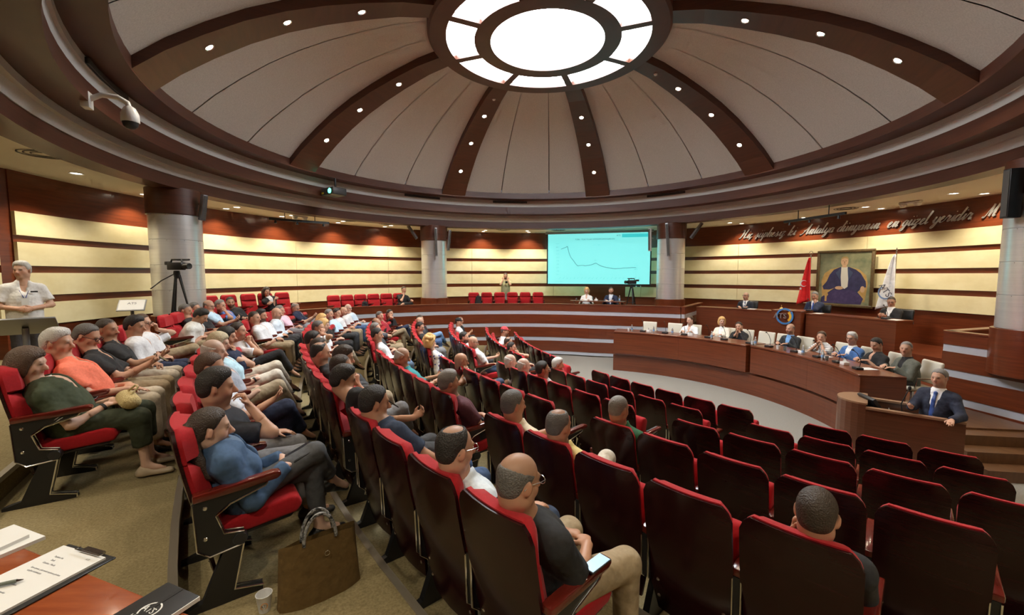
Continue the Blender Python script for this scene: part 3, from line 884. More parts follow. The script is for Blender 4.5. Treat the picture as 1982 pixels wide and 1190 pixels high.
def add_hand(s, W, d, n, side, curl, fr=.0088, hs=1.):
    """palm, four fingers and thumb; d = finger direction, n = palm normal"""
    d = nrm(d); n = nrm(n - d * (n @ d)); sd = np.cross(d, n)      # across the palm
    sd = sd * side
    e = W + d * .088 * hs
    s.slab(W, e, (.030 * hs, .019 * hs), (.040 * hs, .014 * hs), sd, n, .012)
    for i, (o, L) in enumerate(((-.031, .064), (-.0105, .076), (.0105, .081), (.031, .073))):
        b = e + sd * o * hs - d * (.012 if i in (0, 3) else .004) - n * 0
        c1, c2 = math.radians(curl), math.radians(curl * 2.1)
        d1 = d * math.cos(c1) + n * math.sin(c1) + sd * o * 1.2; d2 = d * math.cos(c2) + n * math.sin(c2)
        m = b + nrm(d1) * L * .56 * hs
        s.cone(b, m, fr, fr * .95, .006); s.cone(m, m + nrm(d2) * L * .5 * hs, fr * .95, fr * .8, .005)
    tb = W + d * .022 * hs + sd * .03 * hs
    t1 = tb + nrm(d * .75 + sd * .65 + n * .35) * .045 * hs
    s.cone(tb, t1, fr * 1.35, fr * 1.15, .012); s.cone(t1, t1 + nrm(d * .95 + sd * .15 + n * .35) * .034 * hs, fr * 1.1, fr * .85, .006)
SKIN = {'fair': (.66, .43, .33), 'mid': (.58, .34, .235), 'tan': (.49, .27, .17), 'dark': (.36, .18, .11)}
HAIRC = {'black': (.012, .010, .009), 'dark': (.028, .018, .012), 'brown': (.06, .032, .018), 'grey': (.16, .15, .14), 'silver': (.42, .41, .39), 'blond': (.52, .32, .12), 'ash': (.40, .34, .22), 'salt': (.085, .080, .075)}
def build_person(root, Hc, hip, spec, dist, floor=0., seated=True):
    """all meshes of one person under root, in the root's frame (x right, y forward)"""
    g = spec.get
    Hc = np.asarray(Hc, float); hip = np.asarray(hip, float)
    fem = g('f', 0); fat = g('fat', .3); skin = np.array(SKIN[g('skin', 'mid')])
    hs = 1.02 if fem else 1.06
    k_ = g('scale', 1.)
    hs *= k_
    d = Hc - hip; L = np.linalg.norm(d)
    if L > .84 * k_: hip = Hc - d / L * .84 * k_
    u = nrm(Hc - hip)
    if g('bend'):
        u = nrm(Hc - hip - np.array((0, g('bend'), 0)))
    L = np.linalg.norm(Hc - hip)
    N = hip + nrm(Hc - V3(0, .0, .0) - hip) * max(.36, L - .195 * k_) - V3(0, .015, 0)
    u = nrm(N - hip); r = nrm(V3(1, 0, 0) - u * u[0])
    if g('twist'):
        t = math.radians(g('twist')); r = nrm(r * math.cos(t) + np.cross(u, r) * math.sin(t))
    f = np.cross(u, r)
    T = np.linalg.norm(N - hip)
    sw = (.152 if fem else .178) * k_
    bw = (.92 if fem else 1.) * k_
    # head frame
    yaw, pit, rol = (math.radians(x) for x in (g('yaw', 0), g('pitch', 4), g('roll', 0)))
    Rz = np.array(Matrix.Rotation(yaw, 3, 'Z')); Rx = np.array(Matrix.Rotation(-pit, 3, 'X')); Ry = np.array(Matrix.Rotation(rol, 3, 'Y'))
    base = np.eye(3)
    HR = base @ Rz @ Rx @ Ry
    def h(x, y, z): return Hc + HR @ (np.array((x, y, z)) * hs)
    hr, hf, hu = HR[:, 0], HR[:, 1], HR[:, 2]
    # arms
    l1, l2 = .285 * k_, .255 * k_
    Sh = {s: N - u * .085 * k_ + r * s * sw for s in (-1, 1)}
    arms = {}
    pre = g('arms', 'lap'); pre = pre if isinstance(pre, (tuple, list)) else (pre, pre)
    for s, p in ((-1, pre[0]), (1, pre[1])):
        hint = V3(s * (.38 + .45 * fat), -.55, -1.); cu = 25
        if p == 'lap': W, dd, nn, cu = hip + V3(s * .085, .235, .125), V3(-s * .75, .6, -.1), V3(0, -.1, -1), 35
        elif p == 'thigh': W, dd, nn, cu = hip + V3(s * .135, .27, .125), V3(-s * .1, 1, -.12), V3(0, 0, -1), 14
        elif p == 'rest': W, dd, nn, cu = V3(s * .275, .40, .755 - 0), V3(0, 1, -.1), V3(0, 0, -1), 22
        elif p == 'chin': W, dd, nn, cu, hint = Hc + hf * .125 - hu * .20 + hr * s * .05, hu * 1. - hf * .25 - hr * s * .2, -hf, 50, V3(s * .8, .3, -1)
        elif p == 'cheek': W, dd, nn, cu, hint = Hc + hf * .075 - hu * .17 + hr * s * .10, hu * 1. - hr * s * .15, -hr * s - hf * .3, 30, V3(s * 1., .3, -1)
        elif p == 'brow': W, dd, nn, cu, hint = Hc + hf * .12 - hu * .10 + hr * s * .11, hu * 1. - hr * s * .4, -hr * s - hf * .6, 35, V3(s * 1., .3, -1)
        elif p == 'mouth': W, dd, nn, cu, hint = Hc + hf * .165 - hu * .17 + hr * s * .055, hu * 1. - hf * .3 - hr * s * .35, -hr * s, 45, V3(s * .8, .3, -1)
        elif p == 'raise': W, dd, nn, cu, hint = Hc + hf * .20 - hu * .12 + hr * s * .10, hu * 1. - hf * .45, -hf, 55, V3(s * .5, .4, -1)
        elif p == 'phone': W, dd, nn, cu = hip + V3(s * .075, .33, .24), V3(-s * .35, .75, .45), V3(-s * .4, -.45, .8), 40
        elif p == 'cross': W, dd, nn, cu = hip + u * .27 * k_ + f * .19 - r * s * .07 + u * .03 * s, -r * s + f * .1, -f, 25
        elif p == 'desk': W, dd, nn, cu = V3(s * .13, g('desky', .55), g('deskz', .79)), V3(-s * .6, .8, -.02), V3(0, 0, -1), 22
        elif p == 'front': W, dd, nn, cu, hint = hip + V3(s * .075, .185, .13), V3(-s * .9, .35, -.15), V3(0, -1, -.1), 30, V3(s * 1, -.4, -.6)
        elif p == 'hang': W, dd, nn, cu, hint = Sh[s] + V3(s * .06, .04, -.53), V3(0, .1, -1), V3(-s, 0, 0), 20, V3(s * .6, -1, 0)
        elif p == 'head': W, dd, nn, cu, hint = Hc + hr * s * .14 - hu * .08 - hf * .02, hu * 1 - hr * s * .5, -hr * s, 25, V3(s * 1., .2, -.4)
        else: W, dd, nn = (np.asarray(q, float) for q in p[:3]); cu = p[3] if len(p) > 3 else 30; hint = np.asarray(p[4], float) if len(p) > 4 else hint
        E, W = ik(Sh[s], np.asarray(W, float), l1, l2, hint)
        arms[s] = (E, W, dd, nn, cu)
    # legs
    hj = {s: hip + r * s * .092 * bw for s in (-1, 1)}
    legs = {}
    lp = g('legs', 'normal')
    if seated:
        sz = hip[2]
        for s in (-1, 1):
            K = V3(hip[0] + s * .125, hip[1] + .43 * k_, sz - .01); A = V3(hip[0] + s * .125, hip[1] + .46 * k_, floor + .095); fd = V3(s * .12, 1, 0)
            if lp == 'back': A = A - V3(0, .16, 0)
            if lp == 'wide': K[0] = hip[0] + s * .2; A[0] = hip[0] + s * .19
            if lp == 'out': A = A + V3(0, .14, 0)
            if lp in ('cross_r', 'cross_l'):
                w = 1 if lp == 'cross_r' else -1
                if s == w: K = V3(hip[0] - w * .02, hip[1] + .44 * k_, sz + .13); A = V3(hip[0] - w * .20, hip[1] + .60 * k_, sz - .20); fd = V3(-w * .35, .8, -.35)
                else: K[0] = hip[0] + s * .07; A[0] = hip[0] + s * .05
            if lp in ('fig4_r', 'fig4_l'):
                w = 1 if lp == 'fig4_r' else -1
                if s == w: K = V3(hip[0] + w * .27, hip[1] + .32 * k_, sz + .09); A = V3(hip[0] - w * .12, hip[1] + .44 * k_, sz + .12); fd = V3(-w * .8, .5, .1)
            legs[s] = (K, A, fd)
    else:
        for s in (-1, 1):
            legs[s] = (hip * V3(1, 1, 0) + V3(s * .095, .015, floor + (hip[2] - floor) * .52), hip * V3(1, 1, 0) + V3(s * .11, -.01, floor + .09), V3(s * .25, 1, 0))
    vh = float(np.clip(.0030 * dist, .0065, .0135)) * spec.get('fine', 1)
    vb = float(np.clip(.0062 * dist, .013, .030)); vc = float(np.clip(.0046 * dist, .0105, .024))
    shells = []
    # --- head
    s = SDF()
    s.ell(h(0, -.012, .030), V3(.0755, .095, .088) * hs, HR)
    s.ell(h(0, .020, -.040), V3(.060 - .004 * fem, .070, .080) * hs, HR, .03)
    s.ell(h(0, .058, -.098), V3(.028, .024, .022) * hs, HR, .025)
    for q in (-1, 1):
        s.ell(h(q * .040, .045, -.030), V3(.028, .030, .034) * hs, HR, .02)
        s.ell(h(q * .052, .000, -.070), V3(.018, .034, .026) * hs * (1 + .25 * fat), HR, .025)
    s.cone(h(-.034, .078, .024), h(.034, .078, .024), .012 * hs, .012 * hs, .014)
    for q in (-1, 1):
        s.ell(h(q * .031, .077, .004), V3(.0125, .010, .010) * hs, HR, .008)
    s.cone(h(0, .084, .012), h(0, .112, -.030), .0095 * hs, .0145 * hs, .012)
    for q in (-1, 1): s.ell(h(q * .011, .099, -.034), V3(.008, .010, .008) * hs, HR, .008)
    s.cone(h(-.020, .082, -.060), h(.020, .082, -.060), .0075 * hs, .0075 * hs, .008)
    s.cone(h(-.016, .080, -.071), h(.016, .080, -.071), .0075 * hs, .0075 * hs, .008)
    for q in (-1, 1):
        Re = HR @ np.array(Matrix.Rotation(q * math.radians(-22), 3, 'Z'))
        s.ell(h(q * .079, -.010, -.008), V3(.0095, .021, .033) * hs, Re, .008)
    s.ell(h(0, -.036, -.030), V3(.062, .058, .050) * hs, HR, .03)
    nb = N - u * .03
    s.cone(h(0, -.022, -.075), nb, (.050 if fem else .058) * hs * (1 + .12 * fat), (.056 if fem else .066) * hs * (1 + .1 * fat), .03)
    Vv, Q = s.mesh(vh)
    P = ((Vv - Hc) @ HR) / hs
    col = np.tile(skin, (len(P), 1))
    def paint(c, rad, colr, st=1., an=(1, 1, 1)):
        w = np.clip(1.5 - np.sqrt((((P - np.array(c)) / np.array(an)) ** 2).sum(1)) / rad, 0, 1)[:, None] * st
        col[:] = col * (1 - w) + np.array(colr) * w
    paint((0, .10, -.035), .035, skin * np.array((1.12, .82, .78)), .6)
    for q in (-1, 1): paint((q * .043, .06, -.03), .03, skin * np.array((1.1, .85, .8)), .5); paint((q * .08, -.01, -.01), .03, skin * np.array((1.05, .8, .75)), .5)
    hc = np.array(HAIRC[g('hair', ('short', 'dark'))[1]])
    bd = g('beard', 0)
    if bd:
        bc = np.array(HAIRC[g('beardc', g('hair', ('short', 'dark'))[1])])
        m = (P[:, 2] < -.045) & (P[:, 1] > -.01) & (P[:, 2] > -.135)
        w = (np.clip((-.040 - P[:, 2]) / .02, 0, 1) * np.clip((P[:, 1] + .01) / .02, 0, 1) * (P[:, 2] > -.128))[:, None] * bd
        col[:] = col * (1 - w) + bc * w
    lipc = (.42, .08, .07) if fem else tuple(skin * np.array((.95, .55, .5)))
    paint((0, .088, -.0655), .013, lipc, .9, (1.6, 1, .62))
    for q in (-1, 1):
        paint((q * .031, .086, .006), .0125, (.055, .028, .02), .95, (1.15, 1, .55))
        paint((q * .033, .09, .026), .011, hc * .8 + skin * .1, .85, (1.9, 1.2, .5))
    if g('stubble'):
        w = (np.clip((-.035 - P[:, 2]) / .03, 0, 1) * np.clip((P[:, 1] + .02) / .03, 0, 1))[:, None] * g('stubble'); col[:] = col * (1 - w) + (skin * .35) * w
    if g('hair', ('short',))[0] in ('buzz', 'fringe', 'thin'):
        w = (np.clip((P[:, 2] - np.interp(P[:, 1], [-.1, -.05, 0, .04, .08], [-.05, -.04, .02, .055, .075])) / .02, 0, 1))[:, None] * (.25 if g('hair')[0] != 'buzz' else .75)
        col[:] = col * (1 - w) + hc * w
    shells.append((Vv, Q, col))
    # --- hands with forearms
    if vh < .02:
        fr = max(.0088, .72 * min(vh * 1.05, .013))
        for q in (-1, 1):
            E, W, dd, nn, cu = arms[q]
            s = SDF(); s.cone(E * .5 + W * .5, W, .036 * bw, .027 * bw, .01)
            add_hand(s, W, np.asarray(dd, float), np.asarray(nn, float), q, cu, fr, (.92 if fem else 1.) * k_)
            a_, b_ = s.mesh(min(vh * 1.05, .0125)); shells.append((a_, b_, np.tile(skin * np.array((1.02, .97, .95)), (len(a_), 1))))
    # --- trunk, arms, legs
    def trunk(s, gr=0., hipg=None):
        hg = gr if hipg is None else hipg
        s.slab(hip - u * .03, hip + u * .15 * k_, (.160 * bw + .03 * fat + hg + (.012 if fem else 0), .115 * bw + .03 * fat + hg), (.150 * bw + .035 * fat + hg, .110 * bw + .05 * fat + hg), r, f)
        s.slab(hip + u * .12 * k_ + f * .02 * fat, hip + u * .28 * k_ + f * .02 * fat, (.142 * bw + .045 * fat + gr, .105 * bw + .075 * fat + gr), (.150 * bw + .03 * fat + gr, .108 * bw + .045 * fat + gr), r, f, .04)
        s.slab(hip + u * .27 * k_, N - u * .115 * k_, (.155 * bw + .02 * fat + gr, .110 * bw + .025 * fat + gr), (.165 * bw + gr, .098 * bw + gr), r, f, .04)
        s.cone(Sh[-1] + r * .01, Sh[1] - r * .01, .056 * bw + gr, .056 * bw + gr, .05)
        for q in (-1, 1): s.cone(N - u * .015, Sh[q] - r * q * .02 + u * .005, .046 * bw + gr * .6, .054 * bw + gr, .045)
        if fem:
            for q in (-1, 1): s.ell(hip + u * (T - .20) + f * .085 + r * q * .07, (.062 + gr, .062 + gr, .062 + gr), None, .04)
    s = SDF(); trunk(s, -.004)
    for q in (-1, 1):
        E, W = arms[q][:2]
        s.cone(Sh[q], E, .053 * bw, .042 * bw, .03); s.cone(E, W, .043 * bw, .027 * bw, .02)
        K, A, fd = legs[q]
        s.cone(hj[q], K, .084 * bw, .058 * bw, .03); s.cone(K, A, .056 * bw, .038 * bw, .02)
        s.cone(A, A + nrm(fd) * .13 + V3(0, 0, -.045), .036, .026, .02)
    a_, b_ = s.mesh(vb); shells.append((a_, b_, np.tile(skin, (len(a_), 1))))
    off = 0; VV, QQ, CC = [], [], []
    for a_, b_, c_ in shells:
        VV.append(a_); QQ.append(b_ + off); CC.append(c_); off += len(a_)
    link('body', quad_mesh('body', np.concatenate(VV), np.concatenate(QQ), M_SKIN, np.concatenate(CC)), root)
    # --- clothes
    kind, tc = g('top', ('shirt', (.8, .8, .8)))[:2]
    pat = g('pattern')
    long_ = kind in ('shirt', 'blazer', 'suit', 'denim')
    def garment(name, gr, slv, colr, openf=0., hem=.06, flare=.010, pattern=None, collar=True, vd=.33):
        s = SDF(); trunk(s, gr, gr + .010)
        for q in (-1, 1):
            E, W = arms[q][:2]
            if slv == 'long':
                s.cone(Sh[q], E, .055 * bw + gr, .047 * bw + gr, .035); s.cone(E, W + (W - E) * .02, .047 * bw + gr, .034 * bw + gr, .02, True)
            elif slv == 'short':
                s.cone(Sh[q], Sh[q] + (E - Sh[q]) * .74, .056 * bw + gr, .056 * bw + gr + flare, .035, True)
            elif slv == 'none': pass
        if collar: s.cone(N - u * .02, N + u * .032 + (Hc - N) * .08, (.066 if not fem else .058) * hs * (1 + .1 * fat) + .012, (.060 if not fem else .052) * hs * (1 + .1 * fat) + .010, .02, True)
        hp = hip - u * hem
        if openf:
            n0 = N; w0 = openf
            def cutv(x, y, z):
                px, py, pz = x - n0[0], y - n0[1], z - n0[2]
                a = np.abs(px * r[0] + py * r[1] + pz * r[2]); t = -(px * u[0] + py * u[1] + pz * u[2]); b = px * f[0] + py * f[1] + pz * f[2]
                wd = np.where(t < .05, w0, np.clip(w0 * (1 - (t - .05) / (vd - .03)), .004, None))
                return -np.maximum(np.maximum(a - wd, -b), t - vd)
            s.cut(cutv)
        if not seated or hem < .05: s.cut(lambda x, y, z: -((x - hp[0]) * u[0] + (y - hp[1]) * u[1] + (z - hp[2]) * u[2]))
        a_, b_ = s.mesh(vc)
        return link(name, quad_mesh(name, a_, b_, cloth(colr, .85, pattern)), root)
    if kind in ('suit', 'blazer', 'denim'):
        garment('shirt', .004, 'none', g('under', (.8, .82, .85)))
        garment('jacket', .017, 'long', tc, openf=g('open', .060), hem=.10, collar=False)
        if g('tie'):
            s = SDF(); p0 = N - u * .03 + f * (.078 * bw + .012 * fat); pm = N - u * .13 + f * (.120 * bw + .028 * fat); p1 = N - u * .36 + f * (.130 * bw + .075 * fat)
            s.slab(p0, pm, (.016, .012), (.026, .012), r, f, .005); s.slab(pm, p1, (.026, .012), (.036, .012), r, f, .005); s.ell(p0, (.02, .017, .02))
            a_, b_ = s.mesh(max(.006, vc * .5)); link('tie', quad_mesh('tie', a_, b_, cloth(g('tie'), .5)), root)
    else:
        garment({'polo': 'polo_shirt', 'tee': 't_shirt', 'shirt': 'shirt', 'vest': 'vest', 'blouse': 'blouse'}.get(kind, 'shirt'), .010, {'shirt': g('sleeve', 'long'), 'polo': 'short', 'tee': 'short', 'vest': 'none', 'blouse': g('sleeve', 'short')}.get(kind, 'short'), tc, collar=kind not in ('tee', 'vest', 'blouse'), pattern=pat, openf=.034 if kind in ('shirt', 'polo', 'blouse') else 0., vd=.15)
    if g('piping'):
        for q in (-1, 1):
            E = arms[q][0]
            for t0 in (.60, .66, .72):
                s = SDF(); a0_ = Sh[q] + (E - Sh[q]) * t0; s.cone(a0_, a0_ + (E - Sh[q]) * .025, .056 * bw + .0215, .056 * bw + .0215, .002, True)
                s.cut(lambda x, y, z, a=a0_, d=nrm(E - Sh[q]): -((x - a[0]) * d[0] + (y - a[1]) * d[1] + (z - a[2]) * d[2]))
                a_, b_ = s.mesh(.006); link('sleeve_stripe', quad_mesh('sleeve_stripe', a_, b_, M_PAPER), root)
        s = SDF(); s.cone(N - u * .0, N + u * .028 + (Hc - N) * .08, .083 * hs, .078 * hs, .004, True); s.cut(lambda x, y, z: -((x - N[0]) * u[0] + (y - N[1]) * u[1] + (z - N[2]) * u[2] - .012))
        a_, b_ = s.mesh(.006); link('collar_stripe', quad_mesh('collar_stripe', a_, b_, M_PAPER), root)
    if g('lanyard'):
        b = MB()
        for q in (-1, 1): b.tube([N + r * q * .06 - f * .02 + u * .01, N + r * q * .075 + f * .06 - u * .03, N + f * (.135 + .05 * fat) - u * .22 + r * q * .01], .005, 5)
        b.build('lanyard', mat('lanyard_blue', (.03, .05, .22), .7), root)
        b = MB(); c_ = N + f * (.150 + .06 * fat) - u * .28; b.box(c_, (.075, .006, .10)); b.build('badge', M_WHITE, root)
        b = MB(); c_ = N + f * (.130 + .04 * fat) - u * .13 - r * .10; b.box(c_, (.075, .006, .022)); b.build('name_tag', M_PLAST, root)
    s = SDF()
    s.slab(hip - u * .04, hip + u * .10, (.160 * bw + .03 * fat + .008, .113 * bw + .03 * fat + .008), (.150 * bw + .035 * fat + .006, .110 * bw + .045 * fat + .006), r, f)
    lw = g('legw', 1.)
    for q in (-1, 1):
        K, A, fd = legs[q]
        s.cone(hj[q], K, .088 * bw * lw + .010, .064 * bw * lw + .010, .035)
        e = A + (K - A) * g('crop', .10)
        s.cone(K, e, .062 * bw * lw + .010, .050 * bw * lw + .012, .03, True)
    a_, b_ = s.mesh(vc); link('trousers', quad_mesh('trousers', a_, b_, cloth(g('pants', (.03, .03, .04)))), root)
    sc = g('shoes', (.02, .018, .016))
    for q in (-1, 1):
        K, A, fd = legs[q]; fd = nrm(fd); dn = nrm(A - K) if seated and abs(fd[2]) > .05 else V3(0, 0, -1)
        dn = nrm(dn - fd * (dn @ fd)); sd = np.cross(fd, dn)
        s = SDF(); s.slab(A + dn * .055 - fd * .045, A + dn * .062 + fd * .17, (.040, .034), (.038, .024), sd, dn, .02)
        s.cone(A + dn * .04 - fd * .02, A + dn * .005, .042, .044, .03, True)
        a_, b_ = s.mesh(max(.010, vc * .8)); link('shoe', quad_mesh('shoe', a_, b_, mat('shoe_%s' % '_'.join('%03d' % int(c * 255) for c in sc), sc, .45)), root)
    # --- hair
    st, hcname = g('hair', ('short', 'dark'))
    if st != 'bald':
        th = {'short': .011, 'buzz': .004, 'thin': .007, 'fringe': .004, 'full': .012, 'bob': .014, 'long': .012, 'pony': .012, 'curly': .02}[st]
        s = SDF(); s.ell(h(0, -.012, .030), (V3(.0755, .095, .088) + .001 + (.006 if st in ('bob', 'long', 'curly') else .003 if st == 'full' else 0)) * hs, HR)
        s.ell(h(0, -.037, -.031), V3(.064, .0605, .052) * hs, HR, .03)
        if st in ('bob', 'long', 'curly'):
            for q in (-1, 1): s.ell(h(q * .062, -.025, -.045), V3(.030, .055, .075) * hs, HR, .03)
            s.ell(h(0, -.07, -.04), V3(.075, .045, .09) * hs, HR, .03)
        if st == 'long':
            s.slab(h(0, -.075, -.02), h(0, -.10, -.27), (.075 * hs, .04 * hs), (.06 * hs, .025 * hs), hr, hf, .04)
        if st == 'full': s.ell(h(0, .005, .098), V3(.058, .055, .024) * hs, HR, .03)
        if st == 'pony':
            s.ell(h(.02, -.108, .015), V3(.024, .024, .024) * hs, HR, .01)
            s.cone(h(.03, -.115, .005), h(.085, -.085, -.10), .028 * hs, .034 * hs, .02); s.cone(h(.085, -.085, -.10), h(.115, .0, -.24), .034 * hs, .024 * hs, .02); s.cone(h(.115, .0, -.24), h(.10, .07, -.33), .024 * hs, .008 * hs, .02)
        line = {'short': ([-.12, -.07, -.045, -.028, -.022, .006, .02, .045, .075, .12], [-.085, -.075, -.06, -.045, .03, .0, .022, .068, .084, .086]),
                'buzz': ([-.12, -.07, -.045, -.028, -.022, .006, .02, .045, .075, .12], [-.08, -.07, -.055, -.04, .03, .0, .03, .078, .092, .095]),
                'thin': ([-.12, -.06, -.03, .01, .03, .05, .12], [-.08, -.065, -.01, .02, .075, .10, .13]),
                'fringe': ([-.12, -.06, -.03, .0, .03, .05, .12], [-.085, -.065, -.02, .0, .03, .12, .15]),
                'full': ([-.12, -.07, -.045, -.030, -.024, .004, .02, .045, .075, .12], [-.09, -.08, -.065, -.05, .025, -.01, .012, .056, .074, .076]),
                'bob': ([-.12, -.03, .0, .03, .055, .085, .12], [-.14, -.13, -.12, -.09, .045, .066, .07]),
                'long': ([-.2, -.03, .0, .03, .055, .085, .12], [-.34, -.20, -.14, -.10, .045, .066, .07]),
                'pony': ([-.12, -.07, -.045, -.028, -.022, .006, .02, .045, .075, .12], [-.09, -.08, -.065, -.05, .02, .0, .016, .062, .078, .08]),
                'curly': ([-.12, -.03, .0, .03, .055, .085, .12], [-.13, -.12, -.10, -.06, .045, .066, .07])}[st]
        def hairline(x, y, z):
            px, py, pz = x - Hc[0], y - Hc[1], z - Hc[2]
            yl = (px * hf[0] + py * hf[1] + pz * hf[2]) / hs; zl = (px * hu[0] + py * hu[1] + pz * hu[2]) / hs; xl = (px * hr[0] + py * hr[1] + pz * hr[2]) / hs
            q = (np.interp(yl, *line) - zl) * .75 * hs + .004 * np.sin(xl * 200)
            if st == 'fringe': q = np.maximum(q, (zl - .048 + .25 * np.clip(yl, -.1, .05) ) * hs * .8)
            if st == 'thin': q = np.maximum(q, (.060 - np.sqrt(xl ** 2 * 1.3 + (yl + .03) ** 2 + (zl - .125) ** 2)) * hs * .8)
            if st == 'curly': q = q + .006 * np.sin(xl * 170) * np.sin(yl * 160) * np.sin(zl * 175)
            q = q + .0015 * np.sin(xl * 330 + yl * 90)
            if st == 'pony': q = np.where((zl < -.02) & (xl > .045) | (yl < -.10), -1., q)
            return q
        if st == 'curly':
            rg = random.Random(3)
            for q in range(26):
                a1_, a2_ = rg.uniform(0, 6.28), rg.uniform(-.3, 1.5)
                s.ell(h(.092 * math.cos(a1_) * math.cos(a2_), -.02 + .105 * math.sin(a1_) * math.cos(a2_), .03 + .11 * math.sin(a2_)), V3(.024, .024, .024) * hs, None, .006)
        def puff(x, y, z):
            px, py, pz = x - Hc[0], y - Hc[1], z - Hc[2]
            yl = (px * hf[0] + py * hf[1] + pz * hf[2]) / hs; zl = (px * hu[0] + py * hu[1] + pz * hu[2]) / hs; xl = (px * hr[0] + py * hr[1] + pz * hr[2]) / hs
            w = np.clip((zl - np.interp(yl, *line)) / .055, 0, 1)
            if st == 'fringe': w = w * np.clip((.06 - .25 * np.clip(yl, -.1, .05) - zl) / .03, 0, 1)
            return th * np.sqrt(w) * (1 + .18 * np.sin(xl * 260 + zl * 60) * np.sin(yl * 210)) * hs
        s.grow(puff)
        s.cut(hairline)
        a_, b_ = s.mesh(vh * 1.05); link('hair', quad_mesh('hair', a_, b_, hairmat(HAIRC[hcname])), root)
    if g('cap'):
        s = SDF(); s.ell(h(0, -.012, .045), V3(.088, .108, .092) * hs, HR); s.slab(h(0, .09, .052), h(0, .165, .045), (.062, .008), (.05, .006), hr, hu, .01)
        cz = Hc + HR @ (np.array((0, 0, .045)) * hs)
        s.cut(lambda x, y, z: -((x - cz[0]) * hu[0] + (y - cz[1]) * hu[1] + (z - cz[2]) * hu[2]))
        a_, b_ = s.mesh(vh); link('cap', quad_mesh('cap', a_, b_, cloth(g('cap'))), root)
    if g('glasses'):
        b = MB(); R = .021
        for q in (-1, 1):
            b.tube([h(q * .032 + R * 1.15 * math.cos(t), .104 + 0, .004 + R * .85 * math.sin(t)) for t in np.linspace(0, 2 * math.pi, 13)], .0021 if vh < .01 else .003, 5, False)
            b.tube([h(q * .058, .102, .010), h(q * .080, .05, .012), h(q * .083, -.01, .010), h(q * .081, -.03, -.012)], .0019 if vh < .01 else .003, 5)
        b.tube([h(-.009, .106, .008), h(.009, .106, .008)], .002, 5)
        b.build('glasses', M_PLAST if g('glasses') == 1 else M_CHROME, root)
    if g('watch'):
        E, W = arms[g('watch')][:2]; dv = Vector(nrm(W - E)); q = Vector(W) - dv * .03
        b = MB(); Rm = dv.to_track_quat('Z', 'Y').to_matrix()
        b.lathe([(.031 * bw, -.011), (.034 * bw, -.009), (.034 * bw, .009), (.031 * bw, .011)], q, 16, M=Rm); b.build('wristwatch', M_PLAST, root)
    return dict(arms=arms, N=N, u=u, f=f, r=r, hip=hip, Hc=Hc, HR=HR, legs=legs)
